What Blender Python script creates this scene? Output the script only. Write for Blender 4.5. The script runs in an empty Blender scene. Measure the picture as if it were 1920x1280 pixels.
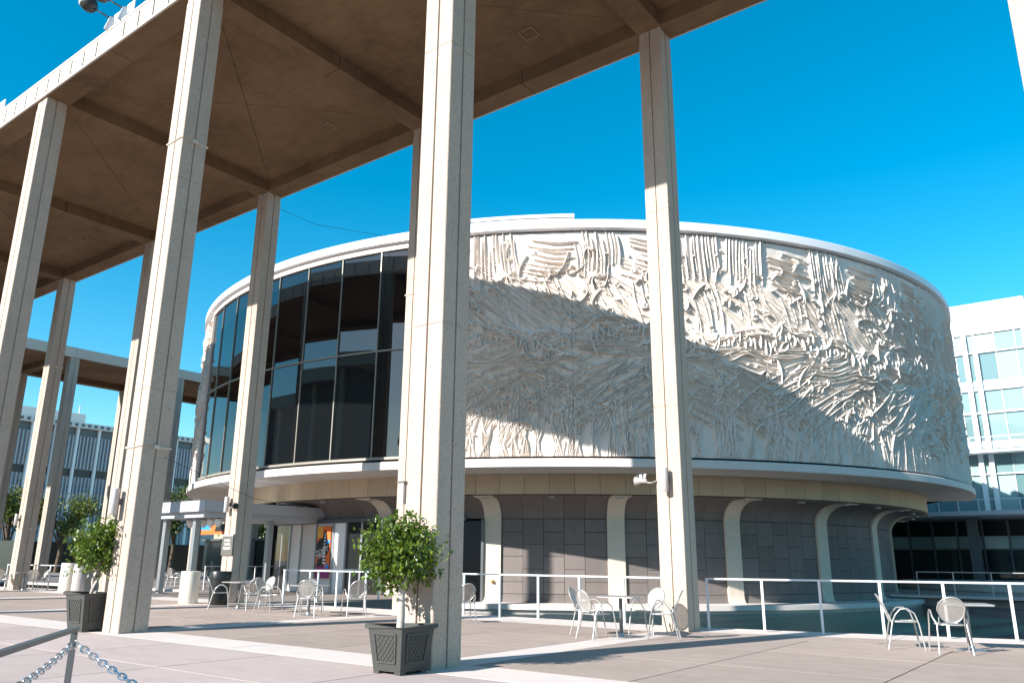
import bpy, bmesh, math, random
import numpy as np
from mathutils import Vector, Matrix, Euler

random.seed(7)
rng = np.random.default_rng(11)
SC = bpy.context.scene
COL = SC.collection
R = math.radians

# ------------------------------------------------------------------ camera
CAM = Vector((7.7655, -8.5144, 1.3841))
yaw, pitch, roll = R(37.055), R(15.4), R(0.469)
fwd = Vector((-math.sin(yaw) * math.cos(pitch), math.cos(yaw) * math.cos(pitch), math.sin(pitch)))
rgt = Vector((math.cos(yaw), math.sin(yaw), 0))
upv = rgt.cross(fwd)
r2 = rgt * math.cos(roll) + upv * math.sin(roll)
u2 = -rgt * math.sin(roll) + upv * math.cos(roll)
cd = bpy.data.cameras.new('camera'); cam = bpy.data.objects.new('camera', cd); COL.objects.link(cam)
M = Matrix.Identity(4)
for i in range(3):
    M[i][0] = r2[i]; M[i][1] = u2[i]; M[i][2] = -fwd[i]; M[i][3] = CAM[i]
cam.matrix_world = M
cd.sensor_width = 36; cd.lens = 1495.142 * 36 / 1920; cd.clip_start = .1; cd.clip_end = 4000
SC.camera = cam

# ------------------------------------------------------------------ sky, sun, exposure
SUN = Vector((.27, 1.0, -.556)).normalized()          # direction the light travels
sun_el = math.asin(-SUN.z)
w = bpy.data.worlds.new('World'); SC.world = w; w.use_nodes = True
nt = w.node_tree; bg = nt.nodes['Background']
sky = nt.nodes.new('ShaderNodeTexSky'); sky.sky_type = 'NISHITA'; sky.sun_disc = False
sky.sun_elevation = sun_el
sky.sun_rotation = math.atan2(-SUN.x, -SUN.y)
sky.air_density = 1.0; sky.dust_density = .35; sky.ozone_density = 2.2; sky.altitude = 100
hs = nt.nodes.new('ShaderNodeHueSaturation'); hs.inputs['Saturation'].default_value = 1.5
hs.inputs['Hue'].default_value = .478
nt.links.new(sky.outputs[0], hs.inputs['Color']); nt.links.new(hs.outputs[0], bg.inputs[0])
bg.inputs[1].default_value = .114
sl = bpy.data.lights.new('sun', 'SUN'); sl.energy = 5.0; sl.angle = R(.55); sl.color = (1, .95, .89)
so = bpy.data.objects.new('sun', sl); COL.objects.link(so)
so.rotation_euler = SUN.to_track_quat('-Z', 'Y').to_euler(); so.location = (0, -30, 60)
vs = SC.view_settings
vs.view_transform = 'Standard'; vs.look = 'None'; vs.gamma = 1; vs.use_curve_mapping = False
vs.exposure = 1.0

# ------------------------------------------------------------------ materials
MATS = {}
def nodes(name):
    m = bpy.data.materials.new(name); m.use_nodes = True
    n = m.node_tree; b = n.nodes['Principled BSDF']; MATS[name] = m
    return m, n, b
def plain(name, col, rough=.5, metal=0, ior=None, spec=None):
    m, n, b = nodes(name)
    b.inputs['Base Color'].default_value = (*col, 1); b.inputs['Roughness'].default_value = rough
    b.inputs['Metallic'].default_value = metal
    if ior: b.inputs['IOR'].default_value = ior
    if spec is not None: b.inputs['Specular IOR Level'].default_value = spec
    return m
def mixc(n, a, b_, fac):
    mx = n.nodes.new('ShaderNodeMix'); mx.data_type = 'RGBA'
    for sock, v in ((mx.inputs[6], a), (mx.inputs[7], b_), (mx.inputs[0], fac)):
        if isinstance(v, bpy.types.NodeSocket): n.links.new(v, sock)
        elif isinstance(v, (int, float)): sock.default_value = v
        else: sock.default_value = (*v, 1)
    return mx.outputs[2]
def noise(n, vec, scale, detail=3, rough=.55):
    t = n.nodes.new('ShaderNodeTexNoise'); t.inputs['Scale'].default_value = scale
    t.inputs['Detail'].default_value = detail; t.inputs['Roughness'].default_value = rough
    n.links.new(vec, t.inputs['Vector']); return t.outputs['Fac']
def ramp(n, f, lo, hi):
    t = n.nodes.new('ShaderNodeMapRange'); t.inputs[1].default_value = lo; t.inputs[2].default_value = hi
    n.links.new(f, t.inputs[0]); return t.outputs[0]
def mathn(n, op, a, b_=None):
    t = n.nodes.new('ShaderNodeMath'); t.operation = op
    for i, v in enumerate((a, b_)):
        if v is None: continue
        if isinstance(v, bpy.types.NodeSocket): n.links.new(v, t.inputs[i])
        else: t.inputs[i].default_value = v
    return t.outputs[0]
def pos(n, scale=(1, 1, 1)):
    g = n.nodes.new('ShaderNodeNewGeometry'); mp = n.nodes.new('ShaderNodeMapping')
    n.links.new(g.outputs['Position'], mp.inputs['Vector']); mp.inputs['Scale'].default_value = scale
    return mp.outputs[0]
def per_object(n, amount):
    oi = n.nodes.new('ShaderNodeObjectInfo')
    return mathn(n, 'MULTIPLY', mathn(n, 'SUBTRACT', oi.outputs['Random'], .5), amount)
def concrete(name, col, dark=None, stain=.25, speck=0, speckscale=45, speckcol=(.1, .08, .07), rough=.85,
             bump=.15, bumpscale=60, streak=0, vary=0, big=.35, mottle=0):
    m, n, b = nodes(name)
    dark = dark or tuple(c * .72 for c in col)
    p = pos(n)
    c = mixc(n, col, dark, mathn(n, 'MULTIPLY', ramp(n, noise(n, p, big, 5, .6), .35, .75), stain * 2))
    c = mixc(n, c, tuple(min(1, x * 1.12) for x in col), mathn(n, 'MULTIPLY', ramp(n, noise(n, p, 3.1, 4, .6), .45, .8), .5))
    if streak:
        ps = pos(n, (4, 4, .25))
        c = mixc(n, c, dark, mathn(n, 'MULTIPLY', ramp(n, noise(n, ps, 1.2, 4, .6), .5, .8), streak))
    if mottle:
        c = mixc(n, c, dark, mathn(n, 'MULTIPLY', ramp(n, noise(n, pos(n, (.5, 1.6, 1)), 2.2, 6, .7), .48, .78), mottle))
        c = mixc(n, c, tuple(x * .55 for x in dark), mathn(n, 'MULTIPLY', ramp(n, noise(n, p, .9, 7, .75), .62, .8), mottle * .7))
    if speck:
        c = mixc(n, c, speckcol, mathn(n, 'MULTIPLY', ramp(n, noise(n, p, speckscale, 2, .7), .56, .72), speck))
    if vary:
        v = mathn(n, 'ADD', per_object(n, vary), 1.0)
        hv = n.nodes.new('ShaderNodeHueSaturation'); n.links.new(c, hv.inputs['Color']); n.links.new(v, hv.inputs['Value'])
        c = hv.outputs[0]
    n.links.new(c, b.inputs['Base Color']); b.inputs['Roughness'].default_value = rough
    b.inputs['Specular IOR Level'].default_value = .25
    bp = n.nodes.new('ShaderNodeBump'); bp.inputs['Strength'].default_value = bump; bp.inputs['Distance'].default_value = .02
    n.links.new(noise(n, p, bumpscale, 4, .65), bp.inputs['Height']); n.links.new(bp.outputs[0], b.inputs['Normal'])
    return m
concrete('column_concrete', (.49, .405, .335), (.35, .275, .22), stain=.25, speck=.65, speckscale=38, bump=.35, bumpscale=45, streak=.3)
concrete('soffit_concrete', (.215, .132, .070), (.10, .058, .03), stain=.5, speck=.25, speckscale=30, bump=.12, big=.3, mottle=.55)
concrete('fascia_concrete', (.56, .49, .43), (.45, .38, .32), stain=.15, speck=.25, speckscale=50, bump=.15, streak=.1)
concrete('relief_concrete', (.74, .665, .60), (.56, .485, .42), stain=.3, speck=.12, speckscale=26, bump=.12, bumpscale=30, streak=.42)
concrete('ledge_concrete', (.66, .60, .56), (.55, .48, .43), stain=.12, bump=.08, streak=.12)
concrete('travertine', (.56, .44, .31), (.45, .33, .22), stain=.2, bump=.1, streak=.3, vary=.14)
concrete('rib_concrete', (.62, .545, .455), (.52, .44, .35), stain=.1, bump=.08)
concrete('slate_panel', (.20, .172, .162), (.135, .118, .112), stain=.3, bump=.25, bumpscale=80, streak=.35, vary=.22)
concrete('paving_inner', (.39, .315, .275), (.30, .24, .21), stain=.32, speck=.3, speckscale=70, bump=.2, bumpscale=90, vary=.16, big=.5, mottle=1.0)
concrete('paving_outer', (.46, .38, .355), (.39, .315, .29), stain=.25, speck=.22, speckscale=80, bump=.2, bumpscale=90, vary=.12, big=.4, mottle=.9)
concrete('paving_stripe', (.62, .55, .51), (.5, .43, .39), stain=.22, speck=.12, speckscale=60, bump=.1)
concrete('ground_concrete', (.27, .235, .215), (.2, .175, .16), stain=.25, bump=.1)
concrete('plaster_white', (.82, .81, .80), (.74, .73, .72), stain=.05, bump=.02)
concrete('plaster_pale', (.70, .67, .64), (.6, .57, .53), stain=.1, bump=.03)
concrete('fin_panel', (.52, .47, .44), (.43, .38, .36), stain=.15, bump=.05, streak=.2)
concrete('soil', (.07, .05, .035), bump=.9, bumpscale=25)
concrete('bark_pale', (.55, .50, .45), (.40, .35, .30), stain=.4, bump=.5, bumpscale=40, big=6)
concrete('bark_dark', (.12, .09, .065), bump=.7, bumpscale=20)
plain('dark_gap', (.012, .012, .012), .9, spec=0)
plain('cornice_metal', (.74, .74, .76), .42, .0)
plain('mullion_metal', (.30, .28, .24), .45, .3)
plain('white_metal', (.74, .74, .75), .38, .15)
plain('grey_metal', (.42, .44, .46), .38, .7)
plain('steel_grey', (.12, .13, .135), .42, .5)
plain('canopy_metal', (.47, .49, .53), .5, .1)
plain('chrome', (.62, .63, .64), .22, .9)
plain('chair_metal', (.46, .45, .43), .35, .5)
plain('planter_plastic', (.05, .051, .048), .55)
plain('black_plastic', (.02, .02, .02), .5)
plain('bin_cream', (.68, .63, .53), .7)
plain('bin_black', (.016, .018, .02), .35)
plain('recycle_green', (.02, .16, .08), .5)
plain('sign_grey', (.12, .115, .105), .5)
plain('letter_white', (.82, .82, .80), .5)
plain('lamp_box', (.45, .42, .41), .5, .2)
plain('poster_orange', (.85, .16, .03), .5)
plain('poster_yellow', (.9, .42, .06), .5)
plain('poster_black', (.015, .012, .012), .5)
plain('poster_blue', (.02, .28, .75), .5)
plain('poster_magenta', (.28, .02, .16), .5)
plain('cable_black', (.03, .03, .035), .6)
plain('window_blue', (.10, .16, .22), .25, 0, 1.6)
plain('dark_lobby', (.016, .016, .017), .25, 0, 1.5)
plain('strap_metal', (.62, .55, .45), .5, .1)
plain('far_dark', (.012, .018, .02), .3)
plain('hatch_paint', (.27, .19, .125), .8)
plain('brass', (.45, .25, .1), .4, .6)

def glass(name, col, ior, rough=.015, wav=.0):
    m, n, b = nodes(name)
    b.inputs['Base Color'].default_value = (*col, 1); b.inputs['Roughness'].default_value = rough
    b.inputs['IOR'].default_value = ior
    if wav:
        bp = n.nodes.new('ShaderNodeBump'); bp.inputs['Strength'].default_value = wav; bp.inputs['Distance'].default_value = .05
        n.links.new(noise(n, pos(n), .6, 1), bp.inputs['Height']); n.links.new(bp.outputs[0], b.inputs['Normal'])
    return m
glass('drum_glass', (.006, .007, .008), 1.75, .012, .03)
glass('pale_glass', (.25, .37, .37), 1.75, .04, .03)
glass('door_glass', (.02, .022, .022), 1.4, .03)
def vary_glass():
    n = MATS['pale_glass'].node_tree; b = n.nodes['Principled BSDF']
    oi = n.nodes.new('ShaderNodeObjectInfo')
    n.links.new(mixc(n, (.10, .19, .20), (.34, .46, .45), oi.outputs['Random']), b.inputs['Base Color'])
vary_glass()
plain('blind', (.55, .63, .64), .7)

def leafmat(name, c1, c2, rough=.42):
    m, n, b = nodes(name)
    g = n.nodes.new('ShaderNodeNewGeometry')
    c = mixc(n, c1, c2, g.outputs['Random Per Island'])
    n.links.new(c, b.inputs['Base Color']); b.inputs['Roughness'].default_value = rough
    tr = n.nodes.new('ShaderNodeBsdfTranslucent'); mx = n.nodes.new('ShaderNodeMixShader'); mx.inputs[0].default_value = .14
    c3 = mixc(n, c, (.35, .45, .02), .5)
    n.links.new(c3, tr.inputs[0]); n.links.new(b.outputs[0], mx.inputs[1]); n.links.new(tr.outputs[0], mx.inputs[2])
    n.links.new(mx.outputs[0], n.nodes['Material Output'].inputs[0])
leafmat('ficus_leaf', (.022, .07, .008), (.14, .19, .015), .3)
leafmat('tree_leaf', (.03, .065, .012), (.16, .17, .025), .5)
leafmat('dark_leaf', (.02, .045, .012), (.07, .10, .02), .5)

def water():
    m, n, b = nodes('pool_water')
    b.inputs['Base Color'].default_value = (.001, .022, .026, 1); b.inputs['Roughness'].default_value = .03
    b.inputs['IOR'].default_value = 1.33
    p = pos(n, (1, 1.6, 1))
    bp = n.nodes.new('ShaderNodeBump'); bp.inputs['Strength'].default_value = .6; bp.inputs['Distance'].default_value = .3
    h = mathn(n, 'ADD', noise(n, p, 7.5, 3, .6), mathn(n, 'MULTIPLY', noise(n, p, 1.8, 2), 1.2))
    n.links.new(h, bp.inputs['Height']); n.links.new(bp.outputs[0], b.inputs['Normal'])
water()
def mesh_metal():
    m, n, b = nodes('perforated_metal')
    b.inputs['Base Color'].default_value = (.45, .435, .41, 1); b.inputs['Metallic'].default_value = .4; b.inputs['Roughness'].default_value = .45
    tc = n.nodes.new('ShaderNodeTexCoord')
    v = n.nodes.new('ShaderNodeTexVoronoi'); v.inputs['Scale'].default_value = 85
    v.inputs['Randomness'].default_value = 0
    n.links.new(tc.outputs['Object'], v.inputs['Vector'])
    f = ramp(n, v.outputs['Distance'], .42, .30)
    tr = n.nodes.new('ShaderNodeBsdfTransparent'); mx = n.nodes.new('ShaderNodeMixShader')
    n.links.new(f, mx.inputs[0]); n.links.new(b.outputs[0], mx.inputs[1]); n.links.new(tr.outputs[0], mx.inputs[2])
    n.links.new(mx.outputs[0], n.nodes['Material Output'].inputs[0])
mesh_metal()

# ------------------------------------------------------------------ mesh building
class MB:
    def __init__(s): s.v = []; s.f = []
    def add(s, vs, fs):
        o = len(s.v); s.v += [tuple(x) for x in vs]; s.f += [tuple(i + o for i in f) for f in fs]; return s
    def box(s, x0, x1, y0, y1, z0, z1, mat=None):
        vs = [(x, y, z) for z in (z0, z1) for y in (y0, y1) for x in (x0, x1)]
        if mat: vs = [mat @ Vector(v) for v in vs]
        return s.add(vs, [(0, 2, 3, 1), (4, 5, 7, 6), (0, 1, 5, 4), (1, 3, 7, 5), (3, 2, 6, 7), (2, 0, 4, 6)])
    def poly(s, pts, z0, z1, mat=None):
        n = len(pts); vs = [(x, y, z0) for x, y in pts] + [(x, y, z1) for x, y in pts]
        if mat: vs = [mat @ Vector(v) for v in vs]
        fs = [tuple(range(n))[::-1], tuple(range(n, 2 * n))] + [(i, (i + 1) % n, n + (i + 1) % n, n + i) for i in range(n)]
        return s.add(vs, fs)
    def tube(s, path, r, n=6, closed=False, cap=True):
        path = [Vector(p) for p in path]; m = len(path)
        rr = r if isinstance(r, (list, tuple)) else [r] * m
        vs = []; prev = None
        for i, p in enumerate(path):
            a = path[(i - 1) % m] if (i > 0 or closed) else p
            b = path[(i + 1) % m] if (i < m - 1 or closed) else p
            t = (b - a).normalized()
            if prev is None:
                ref = Vector((0, 0, 1)) if abs(t.z) < .9 else Vector((1, 0, 0))
                x = t.cross(ref).normalized()
            else: x = (prev - t * prev.dot(t)).normalized()
            prev = x; y = t.cross(x)
            vs += [p + (x * math.cos(2 * math.pi * k / n) + y * math.sin(2 * math.pi * k / n)) * rr[i] for k in range(n)]
        fs = []
        for i in range(m if closed else m - 1):
            j = (i + 1) % m
            fs += [(i * n + k, i * n + (k + 1) % n, j * n + (k + 1) % n, j * n + k) for k in range(n)]
        if cap and not closed: fs += [tuple(range(n))[::-1], tuple(range((m - 1) * n, m * n))]
        return s.add(vs, fs)
    def revolve(s, prof, a0, a1, n, mat=None):
        """closed profile [(r,z)] swept over angles (degrees)"""
        full = abs(a1 - a0) >= 359.9; m = len(prof); cnt = n if full else n + 1
        vs = []
        for i in range(cnt):
            a = R(a0 + (a1 - a0) * i / n)
            vs += [(r * math.cos(a), r * math.sin(a), z) for r, z in prof]
        if mat: vs = [mat @ Vector(v) for v in vs]
        fs = []
        for i in range(n):
            j = (i + 1) % cnt
            fs += [(i * m + k, j * m + k, j * m + (k + 1) % m, i * m + (k + 1) % m) for k in range(m)]
        if not full: fs += [tuple(range(m)), tuple(range(n * m, n * m + m))[::-1]]
        return s.add(vs, fs)
    def lathe(s, prof, n=20, mat=None):
        vs = []; m = len(prof)
        for i in range(n):
            a = 2 * math.pi * i / n; vs += [(r * math.cos(a), r * math.sin(a), z) for r, z in prof]
        if mat: vs = [mat @ Vector(v) for v in vs]
        fs = []
        for i in range(n):
            j = (i + 1) % n
            fs += [(i * m + k, j * m + k, j * m + k + 1, i * m + k + 1) for k in range(m - 1)]
        fs += [tuple(i * m for i in range(n))[::-1], tuple(i * m + m - 1 for i in range(n))]
        return s.add(vs, fs)
    def mesh(s, name, mat, smooth=None):
        me = bpy.data.meshes.new(name); me.from_pydata(s.v, [], s.f)
        bm = bmesh.new(); bm.from_mesh(me); bmesh.ops.recalc_face_normals(bm, faces=bm.faces); bm.to_mesh(me); bm.free()
        me.materials.append(MATS[mat])
        if smooth is not None:
            me.polygons.foreach_set('use_smooth', [True] * len(me.polygons)); me.set_sharp_from_angle(angle=R(smooth))
        return me
    def obj(s, name, mat, parent=None, smooth=None, loc=None, rotz=0):
        return link(name, s.mesh(name, mat, smooth), parent, loc, rotz)
def link(name, me, parent=None, loc=None, rotz=0):
    o = bpy.data.objects.new(name, me); COL.objects.link(o)
    if parent: o.parent = parent
    if loc is not None: o.location = loc
    if rotz: o.rotation_euler = (0, 0, rotz)
    return o
def tag(o, label, cat, group=None):
    o['label'] = label; o['category'] = cat
    if group: o['group'] = group
    return o
def thing(name, label, cat, loc=(0, 0, 0), rotz=0, group=None):
    o = link(name, None, None, loc, rotz); return tag(o, label, cat, group)
def struct(o): o['kind'] = 'structure'; return o
def stuff(o): o['kind'] = 'stuff'; return o
def dup(root, loc, rotz, label=None):
    r = root.copy(); COL.objects.link(r); r.location = loc; r.rotation_euler = (0, 0, rotz)
    if label: r['label'] = label
    for ch in list(root.children):
        c = ch.copy(); COL.objects.link(c); c.parent = r
        for g in ch.children:
            d = g.copy(); COL.objects.link(d); d.parent = c
    return r

S, W, CW, H = 7.915, 7.7226, .592, 14.35
hw = CW / 2
DC = (-19.695, 33.746)          # drum axis
RD = 21.92                      # drum radius

# ------------------------------------------------------------------ ground, pools, paving
POOLS = [(-14.2, 40, 8.6, 34.5), (-46.5, -26.0, 8.6, 13.2)]
WATER_Z = -.46
PX0, PX1, PSL = .3, 12.0, .282
def edge_y(x): return 8.6 + PSL * (min(max(x, PX0), PX1) - PX0)
xs = sorted({-900, 900, PX0, PX1, *[v for p in POOLS for v in p[:2]]}); ys = sorted({-900, 900, *[v for p in POOLS for v in p[2:]]})
g = MB()
idx = {}
def gv(x, y, z):
    if y == 8.6: y = edge_y(x)
    k = (x, y, z)
    if k not in idx: idx[k] = len(g.v); g.v.append(k)
    return idx[k]
for i in range(len(xs) - 1):
    for j in range(len(ys) - 1):
        cx, cy = (xs[i] + xs[i + 1]) / 2, (ys[j] + ys[j + 1]) / 2
        if any(p[0] < cx < p[1] and p[2] < cy < p[3] for p in POOLS): continue
        g.f.append((gv(xs[i], ys[j], 0), gv(xs[i + 1], ys[j], 0), gv(xs[i + 1], ys[j + 1], 0), gv(xs[i], ys[j + 1], 0)))
for (x0, x1, y0, y1) in POOLS:
    c = [(x0, y0)] + [(q, y0) for q in (PX0, PX1) if x0 < q < x1] + [(x1, y0), (x1, y1)] + [(q, y1) for q in (PX1, PX0) if x0 < q < x1] + [(x0, y1)]
    for k in range(len(c)):
        a, b = c[k], c[(k + 1) % len(c)]
        g.f.append((gv(*a, 0), gv(*b, 0), gv(*b, -1.1), gv(*a, -1.1)))
    g.f.append(tuple(gv(*q, -1.1) for q in c))
ground = struct(g.obj('ground', 'ground_concrete'))
for (x0, x1, y0, y1) in POOLS:
    wx = [x0] + [q for q in (PX0, PX1) if x0 < q < x1] + [x1]
    o = MB().add([(q, edge_y(q), WATER_Z) for q in wx] + [(x1, y1, WATER_Z), (x0, y1, WATER_Z)], [tuple(range(len(wx) + 2))]).obj('pool_water', 'pool_water')
    struct(o)

paving = struct(link('paving', None))
def slab(x0, x1, y0, y1, mat, top=.02, gap=.011):
    return MB().box(x0 + gap, x1 - gap, y0 + gap, y1 - gap, -.03, top).obj('paving_slab', mat, paving)
KR = range(-6, 3)
for k in KR:
    # stripe under the transverse beams
    for a, b in ((.47, 3.86), (3.86, 7.25)):
        slab(k * S - .36, k * S + .36, a, b, 'paving_stripe')
    for q in range(2):
        x0 = (k - .0) * S + q * S / 2
        slab(x0 - S / 2 + S / 2, x0 + S / 2, -.47, .47, 'paving_stripe')
        if k < 0: slab(x0, x0 + S / 2, 7.25, 8.6, 'paving_stripe')
        else:
            xa, xb = x0, x0 + S / 2; ya, yb = edge_y(xa), edge_y(xb)
            MB().poly([(xa + .008, ya - .95), (xb - .008, yb - .95), (xb - .008, yb - .008), (xa + .008, ya - .008)], -.03, .02).obj('paving_slab', 'paving_stripe', paving)
            if yb - .95 > 7.3: MB().poly([(xa + .008, 7.258), (xb - .008, 7.258), (xb - .008, yb - .966), (xa + .008, max(7.27, ya - .966))], -.03, .02).obj('paving_slab', 'paving_inner', paving)
    n = 3
    for i in range(n):
        for j in range(n):
            xa = k * S + .36 + (S - .72) * i / n; xb = k * S + .36 + (S - .72) * (i + 1) / n
            ya = .47 + 6.78 * j / n; yb = .47 + 6.78 * (j + 1) / n
            slab(xa, xb, ya, yb, 'paving_inner' if k < 0 else 'paving_inner')
for i in range(-9, 7):
    for j in range(5):
        slab(i * S / 3, (i + 1) * S / 3, -.47 - 1.9 * (j + 1), -.47 - 1.9 * j, 'paving_outer')

# coping of the pools
def coping(name, pts, wid, mat='paving_stripe'):
    pass
cop = struct(link('pool_coping', None))
for (x0, x1, y0, y1) in POOLS:
    n = int((x1 - x0) / 2.6)
    for i in range(n):
        a = x0 + (x1 - x0) * i / n; b = x0 + (x1 - x0) * (i + 1) / n
        ea, eb = edge_y(a), edge_y(b)
        MB().poly([(a + .004, ea - .001), (b - .004, eb - .001), (b - .004, eb + .16), (a + .004, ea + .16)], -.09, .022).obj('coping_stone', 'paving_stripe', cop)
        MB().box(a + .004, b - .004, y1 - .35, y1 + .1, -.09, .024).obj('coping_stone', 'paving_stripe', cop)

# ------------------------------------------------------------------ colonnade columns
def column_mesh(h):
    gw, gd, ch = .018, .03, .012
    p = []
    for q in range(4):
        a = q * math.pi / 2; c, s_ = math.cos(a), math.sin(a)
        side = [(-hw + ch, -hw), (-gw, -hw), (-gw, -hw + gd), (gw, -hw + gd), (gw, -hw), (hw - ch, -hw)]
        p += [(x * c - y * s_, x * s_ + y * c) for x, y in side]
    m = MB()
    for a, b in ((0, 4.7), (4.71, 9.4), (9.41, h - .28)): m.poly(p, a, b)
    for z in (4.7, 9.4): m.poly([(x * .97, y * .97) for x, y in p], z, z + .01)
    k = .965
    m.poly([(x * k, y * k) for x, y in p], h - .28, h)
    return m.mesh('column_shaft', 'column_concrete')
CM = column_mesh(H)
def strap(par, z):
    e = hw + .012
    MB().tube([(-e, -e, z), (e, -e, z), (e, e, z), (-e, e, z)], .022, 6, closed=True).obj('strap', 'strap_metal', par)
    MB().box(hw + .002, hw + .06, -.06, .05, z - .035, z + .035).obj('strap_clamp', 'strap_metal', par)
def column(x, y, label, straps=(), joints=True):
    t = thing('concrete_column', label, 'column', (x, y, .02), 0, 'columns of the colonnade')
    link('shaft', CM, t)
    for z in straps: strap(t, z)
    return t
near_l = {2: 'column beyond the right edge of the picture in the near row',
          1: 'sunlit concrete column cut off by the right edge of the picture',
          0: 'nearest tall square concrete column, with a potted tree before its sunlit face',
          -1: 'tall concrete column with two straps, behind the left potted tree',
          -2: 'concrete column of the near row at the left edge under the floodlit roof corner',
          -3: 'near row column just outside the left edge of the picture',
          -4: 'near row column fourth from the big potted tree', -5: 'near row column fifth from the big potted tree',
          -6: 'near row column at the turn of the colonnade', -7: 'outer corner column of the colonnade'}
far_l = {2: 'far row column beyond the right edge', 1: 'far row column just right of the picture',
         0: 'far row column by the pool rail with a wall lamp and spiked loudspeaker',
         -1: 'far row column almost hidden behind the nearest column',
         -2: 'far row column with the dark sign plate beside the entrance canopy',
         -3: 'far row column almost hidden behind the strapped column',
         -4: 'far row column with one high strap, left of the cream recycling bin',
         -5: 'far row column second to last before the colonnade turns', -6: 'far row column at the inner corner of the turn',
         -7: 'column on the outer side of the turn'}
cols = {}
for k, l in near_l.items():
    cols[k, 0] = column(k * S, 0, l, {-1: (10.35, 3.52), }.get(k, ()))
for k, l in far_l.items():
    cols[k, 1] = column(k * S, W, l, {-4: (10.0, 2.6), -1: (8.9,)}.get(k, ()))
for n in range(2, 6):
    cols['w', n] = column(-6 * S, W * n, ['side wing column between the strapped column and the left trees', 'side wing column just left of the drum', 'side wing column hidden behind the drum', 'last inner side wing column behind the drum'][n - 2])
    cols['v', n] = column(-7 * S, W * n, ['outer side wing column nearest the corner', 'outer side wing column second from the corner', 'outer side wing column third from the corner', 'outer side wing column fourth from the corner'][n - 2])

# ------------------------------------------------------------------ colonnade roof
roof = thing('colonnade_roof', 'long flat concrete colonnade roof with slotted edge band and panelled underside', 'roof')
Z0, ZT = H + .02, 15.06
BW = .33
K0, K1 = -7, 2
def fascia_mesh(L, slots=True):
    m = MB(); yo, yi = -.36, -.13
    x0, x1 = -L / 2 + .008, L / 2 - .008
    m.box(x0, x1, yo, -.31, Z0, Z0 + .07)
    m.box(x0, x1, yo, yi, Z0 + .54, ZT - .075)
    if slots:
        n = 11; sp = S / n; sx = [(-L / 2) + sp * i for i in range(1, n)]
        e = [x0] + [v for x in sx for v in (x - .036, x + .036)] + [x1]
        for i in range(0, len(e), 2): m.box(e[i], e[i + 1], yo, yi, Z0 + .07, Z0 + .54)
    else: m.box(x0, x1, yo, yi, Z0 + .07, Z0 + .54)
    return m.mesh('fascia', 'fascia_concrete')
FM = fascia_mesh(S)
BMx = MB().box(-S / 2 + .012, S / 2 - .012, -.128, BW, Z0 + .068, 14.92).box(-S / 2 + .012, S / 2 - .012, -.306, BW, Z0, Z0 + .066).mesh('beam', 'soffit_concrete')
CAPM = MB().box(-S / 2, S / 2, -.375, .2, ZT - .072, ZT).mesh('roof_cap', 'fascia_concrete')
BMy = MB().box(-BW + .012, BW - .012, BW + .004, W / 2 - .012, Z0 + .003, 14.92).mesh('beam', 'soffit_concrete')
for k in range(K0, K1 + 1):
    for yy, rz in ((0, 0), (W, math.pi)):
        link('fascia', FM, roof, (k * S, yy, 0), rz)
        link('beam', BMx, roof, (k * S, yy, 0), rz)
        link('roof_cap', CAPM, roof, (k * S, yy, 0), rz)
        link('beam', BMy, roof, (k * S, yy, 0), rz)
def ceiling(bx0, bx1, by0, by1, par):
    cx, cy = (bx0 + bx1) / 2, (by0 + by1) / 2
    zc, ze, g_ = 14.84, 14.79, .006
    pts = [(bx0, by0), (bx1, by0), (bx1, by1), (bx0, by1)]
    for i in range(4):
        a, b = pts[i], pts[(i + 1) % 4]
        t = [(*a, ze), (*b, ze), (cx, cy, zc)]
        c = Vector(((a[0] + b[0] + cx) / 3, (a[1] + b[1] + cy) / 3, ze))
        t2 = [Vector(p) for p in t]
        # pull the sides in to leave a joint
        out = []
        for p in t2:
            d = (c - p); d.z = 0; out.append(p + d.normalized() * g_ * 2.0)
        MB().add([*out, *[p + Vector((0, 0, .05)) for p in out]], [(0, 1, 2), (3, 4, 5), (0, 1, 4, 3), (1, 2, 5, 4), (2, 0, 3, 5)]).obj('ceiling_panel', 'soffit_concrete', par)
for k in range(K0, K1):
    ceiling(k * S + BW + .001, (k + 1) * S - BW - .001, BW + .001, W - BW - .001, roof)
    # access hatch frame near the far side of the bay
    hx, hy = k * S + S * .64, W * .80
    m = MB()
    for dx, dy, lx, ly in ((-.2, 0, .012, .212), (.2, 0, .012, .212), (0, -.2, .188, .012), (0, .2, .188, .012)):
        m.box(hx + dx - lx, hx + dx + lx, hy + dy - ly, hy + dy + ly, 14.775, 14.80)
    m.obj('access_hatch', 'hatch_paint', roof)
MB().box((K0 - .5) * S, (K1 + .5) * S, -.2, W + .2, 14.93, 14.985).obj('roof_slab', 'dark_gap', roof)

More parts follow.
